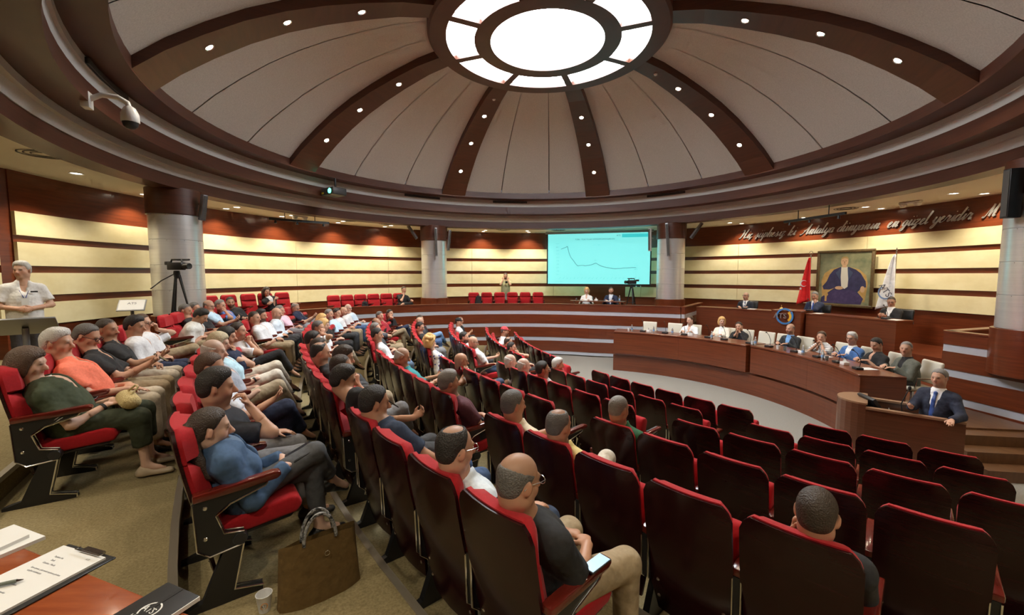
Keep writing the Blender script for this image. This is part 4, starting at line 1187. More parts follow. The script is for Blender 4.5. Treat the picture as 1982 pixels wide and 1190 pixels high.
# ------------------------------------------------------------------ the audience
WHITE, LBLUE, NAVY, BLACK = (.60, .61, .64), (.42, .58, .76), (.012, .020, .055), (.010, .010, .012)
KHAKI, BEIGE, DGREY, GREYP, DENIM, TAN = (.30, .23, .14), (.46, .40, .31), (.035, .037, .042), (.17, .17, .18), (.045, .09, .20), (.40, .33, .23)
def P(row, a, dr, dz, label, **k):
    k.update(row=row, a=a, dr=dr, dz=dz, label=label); return k
AUD = [
 P(8, 213.3, -.15, .0, 'woman in an olive green polo dress with white trim, nearest on the highest row', f=1, fat=.9, skin='fair', hair=('bob', 'brown'), top=('polo', (.030, .042, .018)), pants=(.026, .034, .016), legw=1.25, crop=.42, shoes=(.52, .42, .30), arms=('lap', 'lap'), watch=1, pitch=10, piping=1),
 P(8, 211.5, -.14, .07, 'silver-haired man in a coral polo shirt', fat=.8, skin='mid', hair=('full', 'silver'), top=('polo', (.74, .17, .10)), pants=BEIGE, arms=('lap', 'thigh')),
 P(8, 209.9, -.18, .05, 'man with glasses in a black shirt looking at his phone beside the coral polo', hair=('short', 'salt'), glasses=1, top=('polo', BLACK), pants=KHAKI, arms='phone', pitch=22, phone=1),
 P(8, 208.2, -.17, .05, 'man with cropped hair in a black polo holding a phone', skin='tan', hair=('buzz', 'dark'), top=('polo', BLACK), pants=BEIGE, arms=('lap', 'phone'), yaw=-20, stubble=.4),
 P(8, 206.9, -.30, .03, 'dark-haired man in a white shirt, head tilted down on the highest row', skin='tan', hair=('full', 'black'), top=('shirt', WHITE), pants=NAVY, arms='lap', pitch=10),
 P(8, 205.3, -.21, .01, 'man with glasses in white resting his face on one hand on the highest row', hair=('short', 'brown'), glasses=1, top=('shirt', WHITE), sleeve='short', pants=KHAKI, legs='cross_r', arms=('brow', 'chin'), watch=1),
 P(8, 201.6, -.58, -.03, 'man in a grey-white polo bent forward over his lap at the block end', hair=('full', 'black'), top=('polo', (.60, .60, .58)), pants=KHAKI, arms=('lap', 'lap'), pitch=34, fat=.6),
 P(8, 199.6, -.13, .02, 'grey-haired man in black sitting behind the bent-forward man', skin='tan', hair=('buzz', 'salt'), top=('tee', BLACK), pants=DGREY, pitch=8),
 P(8, 198.1, -.09, .01, 'man with short grey hair half hidden at the far end of the highest row', skin='tan', hair=('short', 'salt'), top=('polo', BLACK), pants=DGREY),
 P(8, 196.7, -.16, .03, 'bald man with glasses in pale blue with an orange garment on his lap', hair=('fringe', 'salt'), glasses=1, top=('shirt', LBLUE), sleeve='short', pants=(.70, .20, .06), arms=('lap', 'phone'), phone=1),
 P(8, 195.1, -.17, .0, 'grey-haired man in a bright blue shirt raising a phone', hair=('short', 'grey'), top=('shirt', (.09, .20, .52)), sleeve='short', pants=DGREY, arms=('lap', 'raise')),
 P(8, 193.4, -.14, .03, 'bald bearded man in a black T-shirt turned towards the camera', skin='tan', hair=('buzz', 'dark'), beard=.8, top=('tee', BLACK), pants=DGREY, arms=('thigh', 'phone'), yaw=-60, fat=.8),
 P(7, 200.0, -.20, .04, 'man in a white shirt with sunglasses hooked on it, end of the seventh row', hair=('buzz', 'dark'), top=('polo', WHITE), pants=KHAKI, arms='lap', fat=.7, watch=1),
 P(7, 198.4, -.20, .03, 'dark bearded man in a pale long-sleeved shirt', skin='tan', hair=('full', 'black'), beard=.8, top=('shirt', (.66, .70, .78)), pants=BLACK, arms='lap'),
 P(7, 196.9, -.38, .02, 'bald man in a pale blue shirt beside the dark bearded man', hair=('bald', 'salt'), top=('shirt', (.58, .66, .76)), pants=DGREY, arms='lap', stubble=.5),
 P(7, 194.0, -.20, .0, 'grey-haired man in a pale pink shirt with his hand on his chin', hair=('short', 'grey'), top=('polo', (.72, .50, .62)), pants=GREYP, arms=('lap', 'chin')),
 P(7, 190.6, -.22, -.02, 'man with glasses in a navy polo reading a tablet, far end of the seventh row', hair=('thin', 'grey'), glasses=1, beard=.5, top=('polo', NAVY), pants=(.30, .32, .36), arms='phone', pitch=22, phone=1),
 P(7, 209.9, -.23, .07, 'woman with short ash-blond hair in a light blue blouse and white trousers', f=1, skin='fair', hair=('bob', 'ash'), top=('blouse', (.42, .62, .74)), sleeve='short', pants=(.66, .62, .55), legs='cross_r', arms=('lap', 'lap'), watch=1),
 P(7, 208.0, -.25, .06, 'dark-haired woman in a navy sleeveless top resting her chin on her fist', f=1, hair=('bob', 'black'), top=('vest', NAVY), pants=(.62, .57, .48), legs='cross_r', arms=('lap', 'chin')),
 P(7, 205.7, -.29, .03, 'man in white with both hands clasped at his mouth', hair=('short', 'dark'), top=('shirt', WHITE), sleeve='short', pants=BLACK, legs='cross_r', arms='mouth'),
 P(7, 211.9, -.23, .08, 'elderly bald man with a fringe of white hair on the seventh row', skin='fair', hair=('fringe', 'silver'), top=('shirt', (.36, .40, .48)), sleeve='short', pants=TAN, legs='cross_r', arms='lap'),
 P(7, 213.9, -.23, .05, 'man with greying brown hair in a striped pale shirt, legs crossed in navy trousers', hair=('short', 'brown'), top=('shirt', (.58, .62, .70)), sleeve='short', pants=NAVY, legs='cross_r', arms=('lap', 'phone'), pitch=12),
 P(7, 216.6, -.27, .08, 'black-haired man in a dark tee raising his hand towards his face', skin='mid', hair=('full', 'black'), top=('tee', (.012, .014, .022)), pants=GREYP, arms=('thigh', 'raise'), stubble=.35, pitch=6),
 P(7, 218.0, -.21, -.06, 'woman in a blue denim jacket with a ponytail, nearest seat of the seventh row', f=1, skin='fair', hair=('pony', 'dark'), top=('denim', (.045, .095, .19)), under=(.10, .16, .26), open=.05, pants=(.065, .068, .075), legs='cross_r', shoes=(.012, .012, .012), crop=.24, arms=('lap', 'lap'), fat=.25),
 P(6, 202.3, -.29, .07, 'man with greying hair in white propping his temple on his hand', hair=('short', 'salt'), top=('polo', WHITE), pants=TAN, legs='cross_r', arms=('lap', 'brow')),
 P(6, 200.8, -.36, .06, 'blond woman in a white top behind the man propping his temple', f=1, skin='fair', hair=('bob', 'blond'), top=('blouse', WHITE), pants=BLACK, arms='lap'),
 P(6, 196.9, -.21, .05, 'woman with long fair hair in a black top on the sixth row', f=1, skin='fair', hair=('long', 'blond'), top=('blouse', BLACK), pants=BLACK, arms='lap'),
 P(6, 193.2, -.18, .05, 'grey-haired man in a light blue shirt leaning back', hair=('short', 'grey'), beard=.5, top=('shirt', (.45, .62, .80)), sleeve='short', pants=DGREY, arms='lap', fat=.8),
 P(6, 191.0, -.23, .01, 'dark-haired man in white with his knuckles at his lips', hair=('short', 'black'), top=('polo', WHITE), pants=KHAKI, arms=('lap', 'chin')),
 P(6, 188.6, -.24, -.01, 'bald man in a white T-shirt on the sixth row far end', hair=('bald', 'salt'), top=('tee', WHITE), pants=DENIM, arms='lap', stubble=.4),
 P(6, 186.4, -.18, .02, 'white-haired man with glasses in pale blue at the end of the sixth row', skin='fair', hair=('fringe', 'silver'), glasses=1, top=('polo', (.50, .62, .76)), pants=(.25, .32, .40), arms=('lap', 'chin')),
 P(6, 208.0, -.20, .12, 'dark-haired man with glasses at the left of the middle block', hair=('short', 'black'), glasses=1, top=('polo', (.03, .03, .035)), pants=DGREY, arms='lap'),
 P(6, 209.5, -.24, .08, 'dark-haired man in shade between two others in the middle block', skin='tan', hair=('short', 'dark'), top=('tee', BLACK), pants=DGREY, arms='lap'),
 P(6, 211.2, -.19, .11, 'bearded man with receding dark hair in a black shirt', hair=('thin', 'black'), beard=.5, top=('shirt', BLACK), pants=KHAKI, arms='lap'),
 P(6, 212.7, -.36, .12, 'brown-haired man in a white shirt leaning forward in the middle block', hair=('full', 'dark'), top=('shirt', (.76, .72, .68)), pants=TAN, legs='cross_r', arms='lap', pitch=14),
 P(6, 214.2, -.23, .12, 'man with cropped dark hair in a red shirt', hair=('buzz', 'dark'), top=('polo', (.42, .015, .018)), pants=GREYP, legs='cross_r', arms=('lap', 'mouth')),
 P(6, 215.6, -.14, .10, 'curly dark-haired man in black covering his face with one hand', skin='tan', hair=('full', 'black'), top=('tee', BLACK), pants=DGREY, arms=('phone', 'cheek'), pitch=12, phone=1),
 P(6, 218.0, -.14, .09, 'man with dark hair in a navy polo clasping his hands', skin='tan', hair=('short', 'black'), top=('polo', (.014, .028, .062)), pants=DENIM, arms=('lap', 'lap'), fat=.6, stubble=.4),
 P(6, 221.3, -.14, .10, 'man with thinning black hair and glasses in a pale blue shirt', skin='mid', hair=('thin', 'black'), glasses=2, top=('shirt', (.60, .68, .78)), pants=(.03, .05, .10), arms=('lap', 'thigh')),
 P(6, 222.75, -.15, .10, 'bald man with glasses in a black T-shirt nearest the camera', skin='tan', hair=('fringe', 'salt'), glasses=2, top=('tee', (.008, .008, .009)), pants=KHAKI, arms=('lap', 'lap'), fat=.7, legs='wide', legw=1.1),
 P(5, 202.7, -.19, .10, 'dark-haired man in a white long-sleeved shirt at the block end', hair=('short', 'black'), top=('shirt', WHITE), pants=(.10, .16, .26), arms='lap'),
 P(5, 195.8, -.24, .08, 'balding man in dark clothes with a hand to his mouth', skin='tan', hair=('fringe', 'dark'), top=('polo', (.05, .055, .07)), pants=KHAKI, arms=('lap', 'chin')),
 P(5, 199.7, -.22, .10, 'grey-haired man behind the white long-sleeved shirt', hair=('short', 'grey'), top=('polo', DGREY), pants=DENIM, arms='lap'),
 P(5, 189.6, -.16, .07, 'grey-haired man in a red polo shirt on the fifth row', hair=('short', 'salt'), top=('polo', (.30, .015, .03)), pants=KHAKI, legs='cross_r', arms='lap'),
 P(5, 185.6, -.25, .02, 'dark-haired man in black shading his eyes with his hand', hair=('short', 'black'), top=('tee', BLACK), pants=NAVY, legs='fig4_r', arms=('lap', 'brow')),
 P(5, 210.2, -.15, .10, 'bald sunburnt man in a teal shirt holding a phone with a bright screen', skin='tan', hair=('fringe', 'silver'), top=('polo', (.03, .22, .24)), pants=NAVY, arms='phone', phone=2, pitch=18),
 P(5, 215.3, -.12, .09, 'grey-haired bearded man in a maroon T-shirt', skin='tan', hair=('full', 'grey'), beard=.6, top=('tee', (.065, .010, .018)), pants=BLACK, arms=('lap', 'thigh'), watch=1, fat=.7),
 P(5, 218.7, -.16, .11, 'grey-haired man with a cream collar holding a small camera', skin='tan', hair=('short', 'salt'), top=('shirt', (.66, .58, .42)), sleeve='short', pants=KHAKI, arms='phone'),
 P(5, 220.5, -.13, .09, 'man with a bald crown in a yellow shirt and white trousers', skin='tan', hair=('thin', 'salt'), beard=.4, top=('polo', (.62, .50, .20)), pants=(.56, .52, .45), legs='cross_r', arms=('lap', 'lap')),
 P(5, 225.6, -.13, .09, 'man with cropped hair seen from behind, hand on his cheek, lower right', skin='tan', hair=('buzz', 'dark'), top=('tee', (.012, .013, .016)), pants=DGREY, arms=('cheek', 'lap'), yaw=0),
 P(4, 195.2, -.23, .10, 'dark-haired man in a black T-shirt on the fourth row', hair=('short', 'black'), top=('tee', BLACK), pants=GREYP, arms='lap', pitch=14),
 P(4, 190.3, -.24, .08, 'bald man on the fourth row behind a dark-haired man', hair=('bald', 'dark'), top=('tee', (.04, .04, .05)), pants=DENIM, arms='lap'),
 P(4, 188.0, -.21, .07, 'dark-haired man in black with light jeans and white shoes', hair=('short', 'dark'), top=('polo', BLACK), pants=(.16, .28, .46), legs='cross_r', shoes=(.7, .7, .7), arms='lap'),
 P(4, 203.2, -.13, .09, 'woman with curly blond hair in a white outfit with blue flowers', f=1, skin='fair', hair=('curly', 'blond'), top=('blouse', (.78, .78, .78)), pattern='flower', sleeve='long', pants=(.78, .78, .78), arms='hang', yaw=10),
 P(4, 209.6, -.08, .07, 'bald man on the fourth row resting his cheek on his fist', skin='tan', hair=('bald', 'salt'), top=('polo', (.55, .58, .62)), pants=(.03, .045, .10), legs='cross_r', arms=('lap', 'cheek'), stubble=.4),
 P(3, 186.0, -.33, .08, 'man in a black cap and white polo on the third row', skin='tan', hair=('short', 'black'), cap=(.012, .012, .014), top=('polo', WHITE), pants=BLACK, arms='phone', phone=1),
 P(3, 183.0, -.35, .03, 'man behind the black cap with his hand to his face', hair=('thin', 'dark'), top=('tee', BLACK), pants=BLACK, arms=('lap', 'chin')),
 P(3, 198.3, -.15, .10, 'bearded dark-haired man in white on the third row', hair=('short', 'black'), beard=.8, top=('polo', WHITE), pants=DGREY, arms='lap'),
 P(3, 201.3, -.15, .11, 'bald man with glasses in a white polo at the end of the third row block', hair=('bald', 'salt'), glasses=1, stubble=.5, top=('polo', WHITE), pants=DENIM, arms=('phone', 'thigh')),
 P(3, 208.5, -.10, .07, 'bald older man, leftmost of three heads above the third row backs', skin='fair', hair=('fringe', 'silver'), top=('polo', (.6, .6, .62)), pants=DGREY, arms=('lap', 'chin')),
 P(3, 210.1, -.10, .08, 'man with thin white hair, middle of three heads above the third row backs', skin='fair', hair=('fringe', 'silver'), top=('shirt', (.6, .62, .66)), sleeve='short', pants=DGREY, arms='lap'),
 P(3, 211.8, -.14, .11, 'dark-haired man with glasses, rightmost of three heads above the third row backs', skin='tan', hair=('short', 'black'), glasses=2, top=('shirt', WHITE), sleeve='short', pants=DGREY, arms='lap'),
 P(4, 219.8, -.16, .115, 'man with grey cropped hair in a green polo shirt', skin='tan', hair=('buzz', 'grey'), top=('polo', (.012, .095, .035)), pants=DGREY, arms=('lap', 'thigh'), fat=.6),
 P(2, 191.4, -.45, .18, 'man in a red cap and white polo, elbow out, hand at his head', skin='tan', hair=('short', 'salt'), cap=(.50, .05, .06), top=('polo', (.74, .70, .70)), pants=BEIGE, arms=('cheek', 'rest'), yaw=-25, fat=.5),
 P(2, 197.4, -.17, .11, 'man with a thinning crown on the second row', hair=('thin', 'dark'), top=('tee', BLACK), pants=BLACK, arms='lap'),
 P(2, 199.4, -.08, .07, 'dark-haired man on the second row with one hand raised', hair=('short', 'black'), top=('tee', (.04, .04, .05)), pants=BLACK, arms=('lap', 'raise')),
 P(2, 207.6, -.11, .08, 'silver-haired man in a red shirt alone in the second row middle block', skin='tan', hair=('full', 'silver'), top=('polo', (.40, .02, .03)), pants=DGREY, arms=('lap', 'rest')),
]
LOOK = Vector((6.6, 7.6))
def phone(root, info, lit):
    W = (info['arms'][-1][1] + info['arms'][1][1]) / 2
    p = Vector(W) + Vector((0, .09, .05))
    M = root.matrix_basis
    o = empty('smartphone', M @ p, root.rotation_euler[2])
    R = Matrix.Rotation(math.radians(-40), 3, 'X')
    b = MB(); b.box((0, 0, 0), (.075, .15, .009), M=R); b.build('case', M_PLAST, o, bevel=.004)
    b = MB(); b.box(R @ Vector((0, 0, .0052)), (.068, .14, .001), M=R)
    b.build('screen', mat('screen_lit', (.1, .2, .5), .3, emis=(.35, .6, 1.), estr=2.2) if lit == 2 else mat('screen_dark', (.02, .022, .03), .15), o)
    return o
ROOTS = {}
for s in AUD:
    best = min((q for q in SLOTS if q['row'] == s['row'] and q['who'] is None), key=lambda q: abs(q['a'] - s['a']))
    best['who'] = s; s['slot'] = best
for i, s in enumerate(AUD):
    row = s['row']; sl = s['slot']
    off = (s['a'] - sl['a'])
    ca = sl['a'] + max(-.25, min(.25, off * .25))
    x, y = pol(RC, RR[row], ca); rz = facing_rot(ca)
    root = empty('person', (x, y, FZ[row]), rz); tag(root, s['label'], 'person', 'seated audience')
    hx, hy = pol(RC, RR[row] + s['dr'], s['a'])
    Rm = Matrix.Rotation(-rz, 3, 'Z')
    hl = Rm @ Vector((hx - x, hy - y, CAM_Z - HTOP[row] + s['dz'] - FZ[row]))
    dist = math.hypot(hx, hy)
    if 'yaw' not in s:
        t = Rm @ Vector((LOOK.x - hx, LOOK.y - hy, 0)); s['yaw'] = max(-40, min(40, math.degrees(math.atan2(-t.x, t.y)))) * .7 + rnd.uniform(-6, 6)
    s.setdefault('pitch', 4 + rnd.uniform(-3, 6)); s.setdefault('fat', rnd.uniform(.2, .6))
    hip = (max(-.06, min(.06, hl.x * .4)), .36, .455 + .085)
    info = build_person(root, hl, hip, s, dist)
    ROOTS[s['label']] = (root, info)
    if s.get('phone'):
        o = phone(root, info, s['phone']); tag(o, 'smartphone in the hands of the ' + ' '.join(s['label'].split()[:9]), 'phone')
# ------------------------------------------------------------------ place the theatre chairs
for q in SLOTS:
    x, y = pol(RC, RR[q['row']], q['a'])
    end = q['k'] == q['n'] - 1
    if q['who']:
        lab = 'red theatre chair under the ' + ' '.join(q['who']['label'].split()[:11])
    else:
        lab = f"empty red theatre chair, {ORD[q['k']]} from the left in the {q['blk']} block of the {ROWN[q['row']]}"
    up = 0 if q['who'] else (1 if (q['k'] * 7 + q['row']) % 5 else 0)
    theatre_chair(x, y, FZ[q['row']], facing_rot(q['a']), lab, 'curved rows of red theatre chairs', up, end)
for gname, angs, fz, sc in (('left group', [172.8, 169.5, 165.8, 161.8, 158.2, 154.5], GAL_L, .95), ('middle group', list(np.linspace(142.6, 126, 6)), GAL, .95), ('right group', list(np.linspace(105.6, 87.6, 6)), GAL, .92)):
    for k, a in enumerate(angs):
        x, y = pol(AX, 8.95, a)
        t = theatre_chair(x, y, fz, math.radians(a + 90), f'red chair along the back wall, {ORD[k]} from the left in the {gname}', 'red chairs along the back wall', 0, True)
        t.scale = (sc, sc, sc)
# ------------------------------------------------------------------ people outside the rows
def seated(label, xy, zfloor, rz, head, spec, seat=.46, group=None):
    """head = world position of the head centre"""
    root = empty('person', (xy[0], xy[1], zfloor), rz); tag(root, label, 'person', group)
    hl = Matrix.Rotation(-rz, 3, 'Z') @ (Vector(head) - Vector((xy[0], xy[1], zfloor)))
    info = build_person(root, hl, (0, spec.get('hipy', .08), seat + .085), spec, math.hypot(*head[:2]))
    return root, info
def standing(label, xy, zfloor, rz, height, spec):
    root = empty('person', (xy[0], xy[1], zfloor), rz); tag(root, label, 'person')
    k = height / 1.75; spec = dict(spec); spec['scale'] = k
    return root, build_person(root, (0, .03, 1.63 * k), (0, 0, .92 * k), spec, math.hypot(*xy), seated=False)
PANEL = [
 ('man in a white polo shirt at the left of the panel table', 46.8, 1.61, dict(hair=('short', 'brown'), skin='fair', top=('polo', (.72, .74, .80)), arms='desk', yaw=-20)),
 ('blonde woman in a cream blazer at the panel table', 37.7, 1.66, dict(f=1, skin='fair', hair=('bob', 'blond'), top=('blazer', (.74, .69, .60)), under=(.75, .75, .75), arms='desk', yaw=35)),
 ('man in a black shirt leaning his face on his hands at the panel table', 32.9, 1.55, dict(hair=('short', 'dark'), top=('shirt', BLACK), arms='mouth', roll=14, yaw=10)),
 ('bald man in a dark suit with a blue shirt at the panel table', 19.4, 1.65, dict(hair=('fringe', 'salt'), stubble=.4, top=('suit', (.016, .018, .022)), under=(.16, .34, .66), arms='desk')),
 ('man in a striped white polo with hands at his mouth at the panel table', 11.5, 1.56, dict(hair=('short', 'brown'), top=('polo', (.72, .72, .72)), pattern='stripe', arms='mouth', yaw=30, fat=.7)),
 ('silver-haired man with glasses in a blue blazer at the panel table', 4.2, 1.64, dict(hair=('full', 'silver'), glasses=1, top=('blazer', (.05, .13, .33)), under=(.74, .76, .80), arms='desk', yaw=20)),
 ('dark-haired man in a black polo looking down at the panel table', -1.6, 1.61, dict(hair=('short', 'black'), top=('polo', BLACK), arms='desk', pitch=24, yaw=15, fat=.8)),
 ('grey-cropped man in a grey jacket at the right end of the panel table', -8.6, 1.65, dict(hair=('buzz', 'grey'), top=('blazer', (.10, .105, .085)), under=(.012, .012, .012), arms='desk', yaw=40)),
]
for lab, a, hz, sp in PANEL:
    x, y = pol(PC, 6.12, a); hx, hy = pol(PC, 5.97, a)
    sp = dict(sp); sp.update(desky=.40, deskz=.80, pants=DGREY); sp.setdefault('fat', .45)
    seated(lab, (x, y), STAGE, math.radians(a + 90), (hx, hy, hz), sp, .44, 'panel members at the curved table')
for lab, a, hz, sp in (
 ('man in a navy suit and grey tie at the left of the upper table', 42.3, 2.27, dict(hair=('fringe', 'grey'), glasses=1, top=('suit', (.010, .014, .028)), under=(.74, .76, .8), tie=(.12, .16, .26), arms='desk', yaw=-15, pitch=-6)),
 ('man in a navy suit and blue tie, hand to his face, at the upper table', 29.3, 2.36, dict(hair=('short', 'grey'), top=('suit', (.012, .020, .055)), under=(.74, .76, .8), tie=(.03, .10, .42), arms=('chin', 'desk'), pitch=16)),
 ('man in a black suit and glasses at the right of the upper table', 17.0, 2.30, dict(hair=('buzz', 'dark'), glasses=1, top=('suit', (.010, .010, .013)), under=(.76, .76, .78), arms='phone', pitch=20, yaw=25))):
    x, y = pol(PC, 9.30, a); hx, hy = pol(PC, 9.16, a)
    sp = dict(sp); sp.update(desky=.38, deskz=.80, pants=DGREY, fat=.5)
    seated(lab, (x, y), DAIS, math.radians(a + 90), (hx, hy, hz), sp, .46, 'presiding members at the upper table')
for lab, a, r, hz, sp in (
 ('blonde woman in white with a red scarf at the table under the screen', 72.9, 7.26, 2.40, dict(f=1, skin='fair', hair=('long', 'blond'), top=('shirt', (.76, .76, .76)), arms='desk', pitch=16)),
 ('bearded man in a navy jacket at the table under the screen', 65.6, 7.27, 2.41, dict(hair=('buzz', 'dark'), beard=.7, top=('blazer', NAVY), under=(.6, .65, .75), arms='desk', yaw=25))):
    x, y = pol(AX, r + .2, a); hx, hy = pol(AX, r + .08, a)
    sp = dict(sp); sp.update(desky=.42, deskz=.77, pants=DGREY, fat=.35, legs='back')
    seated(lab, (x, y), GAL, math.radians(a + 90), (hx, hy, hz), sp, .44)
x, y = pol(AX, 8.72, 158.2); hx, hy = pol(AX, 8.62, 159.3)
seated('woman in a black jacket with folded arms on a back wall chair', (x, y), GAL_L, math.radians(158.2 + 90), (hx, hy, 2.52), dict(f=1, hair=('long', 'dark'), top=('blazer', BLACK), under=(.7, .7, .7), pants=BLACK, arms='cross', yaw=-15), .44)
x, y = pol(AX, 8.72, 126); hx, hy = pol(AX, 8.6, 125.4)
seated('man in black on a back wall chair with his hand on his chin', (x, y), GAL, math.radians(126 + 90), (hx, hy, 2.42), dict(hair=('short', 'dark'), top=('tee', BLACK), pants=BLACK, arms=('rest', 'chin'), legs='fig4_l'), .42)
pr, pi_ = standing('photographer in a khaki vest filming behind the empty red chairs', pol(AX, 9.55, 96.3), GAL, math.radians(180), 1.80, dict(hair=('buzz', 'dark'), beard=.5, skin='mid', top=('tee', (.42, .42, .24)), pants=(.45, .44, .40), arms=('raise', 'raise'), pitch=14, fat=.6))
standing('grey-haired man in a white shirt with a blue lanyard standing by the left wall', (-7.47, 6.5), GAL_L, math.radians(-128), 1.75, dict(hair=('full', 'silver'), skin='mid', top=('polo', (.64, .63, .62)), pants=(.030, .026, .028), arms='front', yaw=-30, fat=.6, lanyard=1))
SPK = standing('speaker in a navy suit and blue tie standing at the lectern', (6.13, 5.99), 0, math.radians(112), 1.66, dict(hair=('short', 'grey'), skin='mid', top=('suit', (.012, .016, .036)), under=(.76, .77, .80), tie=(.03, .07, .26), pants=(.012, .015, .03), fat=.6, yaw=-2, open=.055,
   arms=(((-.30, .36, 1.06), (-.2, .8, -.1), (0, 0, -1), 15), ((.12, .42, 1.12), (-.3, .9, .35), (-.5, 0, .8), 18))))
# ------------------------------------------------------------------ curved panel table
def arc_desk(name, label, c, r0, r1, zt, zb, a0, a1, m=M_DESK, parts=1):
    t = empty(name); tag(t, label, 'desk')
    b = MB(); b.arc(c, r0 - .02, r1, zt - .04, zt, a0, a1, max(4, int((a1 - a0) / 2))); b.build('tabletop', m, t, bevel=.006, seg=1)
    n = parts
    for i in range(n):
        s0, s1 = a0 + (a1 - a0) * i / n + .03, a0 + (a1 - a0) * (i + 1) / n - .03
        b = MB(); b.arc(c, r0, r0 + .04, zb, zt - .04, s0, s1, max(3, int((s1 - s0) / 2))); b.build('front_panel', m, t)
    for a in (a0 + .2, a1 - .2):
        p0, p1 = pol(c, r0, a), pol(c, r1, a)
        b = MB(); b.box(((p0[0] + p1[0]) / 2, (p0[1] + p1[1]) / 2, (zt + zb) / 2 - .02), (r1 - r0, .04, zt - zb - .04), math.radians(a)); b.build('side_panel', m, t)
    return t
DT = 1.25
arc_desk('panel_table', 'long curved wooden panel table, left section in front of the stage', PC, 4.84, 5.55, DT, .56, 22.6, 68.4, parts=2)
arc_desk('panel_table', 'long curved wooden panel table, right section beside the lectern', PC, 4.92, 5.60, DT, .56, -15.4, 21.8, parts=2)
arc_desk('upper_table', 'upper presiding table, left section', PC, 8.45, 9.0, 1.86, DAIS, 34.6, 51.5)
UC = arc_desk('upper_table', 'upper presiding table, middle section carrying the round emblem', PC, 8.22, 9.0, 1.92, STAGE, 28.6, 34.5)
arc_desk('upper_table', 'upper presiding table, right section', PC, 8.45, 9.0, 1.86, DAIS, 13, 28.5)
for a0, a1 in ((34.6, 51.5), (13, 28.5)):
    m = MB(); m.arc(PC, 8.44, 8.48, STAGE, DAIS, a0, a1, 10); m.build('dais_front', M_WOOD, stage)
# emblem: silver letters, blue ring with a yellow side
ex, ey = pol(PC, 8.20, 31.6)
em = empty('emblem', (ex, ey, 1.74), math.radians(31.6 - 90)); tag(em, 'round blue and yellow emblem with grey ATS letters on the upper table', 'emblem')
Rb = Matrix.Rotation(math.pi / 2, 3, 'X')
def ring_part(r0, r1, a0, a1, m, y, off=(0, 0)):
    b = MB(); b.arc(off, r0, r1, 0, .03, a0, a1, 24)
    b.v = [tuple(Rb @ Vector(v) + Vector((0, y, 0))) for v in b.v]
    return b.build('ring', m, em)
M_EBLUE = mat('emblem_blue', (.06, .25, .62), .35); M_EYEL = mat('emblem_yellow', (.85, .48, .04), .4)
ring_part(.20, .25, 50, 400, M_EBLUE, -.02); ring_part(.13, .205, -52, 52, M_EYEL, -.01, (.0, 0))
me = text_mesh('ATS', .22, .03); me.materials.clear(); me.materials.append(mat('emblem_letters', (.36, .36, .39), .3, metal=.5))
o = link('letters', me, em, (-.13, -.04, 0), (math.pi / 2, 0, 0))

# cream conference chairs
def cream_chair(x, y, z, rz, label):
    t = empty('conference_chair', (x, y, z), rz); tag(t, label, 'chair', 'cream chairs at the panel table')
    b = MB(); b.extrude([(-.26, .44), (.22, .44), (.25, .47), (.22, .51), (-.26, .50)], -.25, .25); b.build('seat', M_CREAML, t, bevel=.02, seg=3)
    b = MB(); b.extrude([(-.30, .56), (-.24, .55), (-.30, .95), (-.335, .98), (-.365, .95)], -.245, .245); b.build('backrest', M_CREAML, t, bevel=.02, seg=3)
    for s in (-1, 1):
        b = MB(); b.tube([(s * .27, .15, .48), (s * .28, .12, .68), (s * .28, -.25, .68), (s * .26, -.30, .60)], .016, 8); b.build('armrest', M_CHROME, t)
    b = MB(); b.tube([(0, 0, .44), (0, 0, .10)], .03, 10); b.build('gas_lift', M_CHROME, t)
    for k in range(5):
        a = 2 * math.pi * k / 5
        b = MB(); b.tube([(0, 0, .11), (.27 * math.cos(a), .27 * math.sin(a), .06)], [.025, .015], 8); b.sphere((.27 * math.cos(a), .27 * math.sin(a), .03), .03, 8); b.build('base_arm', M_CHROME, t)
    return t
for a, lab in ((59.5, 'empty cream chair, leftmost at the panel table'), (52.2, 'empty cream chair, second from the left at the panel table'), (46.8, 'cream chair under the man in the white polo'), (37.7, 'cream chair under the blonde woman in the blazer'),
               (32.9, 'cream chair behind the man in the black shirt'), (27.6, 'empty cream chair between the black shirt and the dark suit'), (23.0, 'empty cream chair left of the bald man in the dark suit'), (18.3, 'cream chair under the bald man in the dark suit'), (9.2, 'cream chair behind the striped polo'), (3.6, 'cream chair under the man in the blue blazer'), (-2.4, 'cream chair under the man in the black polo'), (-9.4, 'cream chair under the grey jacket')):
    x, y = pol(PC, 6.06, a); cream_chair(x, y, STAGE, math.radians(a + 90), lab).scale = (.92, .92, .97)
for a, lab in ((42.3, 'left'), (29.3, 'middle'), (17.0, 'right')):
    x, y = pol(PC, 9.34, a); t = cream_chair(x, y, DAIS, math.radians(a + 90), f'dark chair of the {lab} member at the upper table')
    t['group'] = 'chairs at the upper table'
    for c in t.children:
        if c.name.startswith(('seat', 'backrest')): c.data.materials[0] = M_BLACK

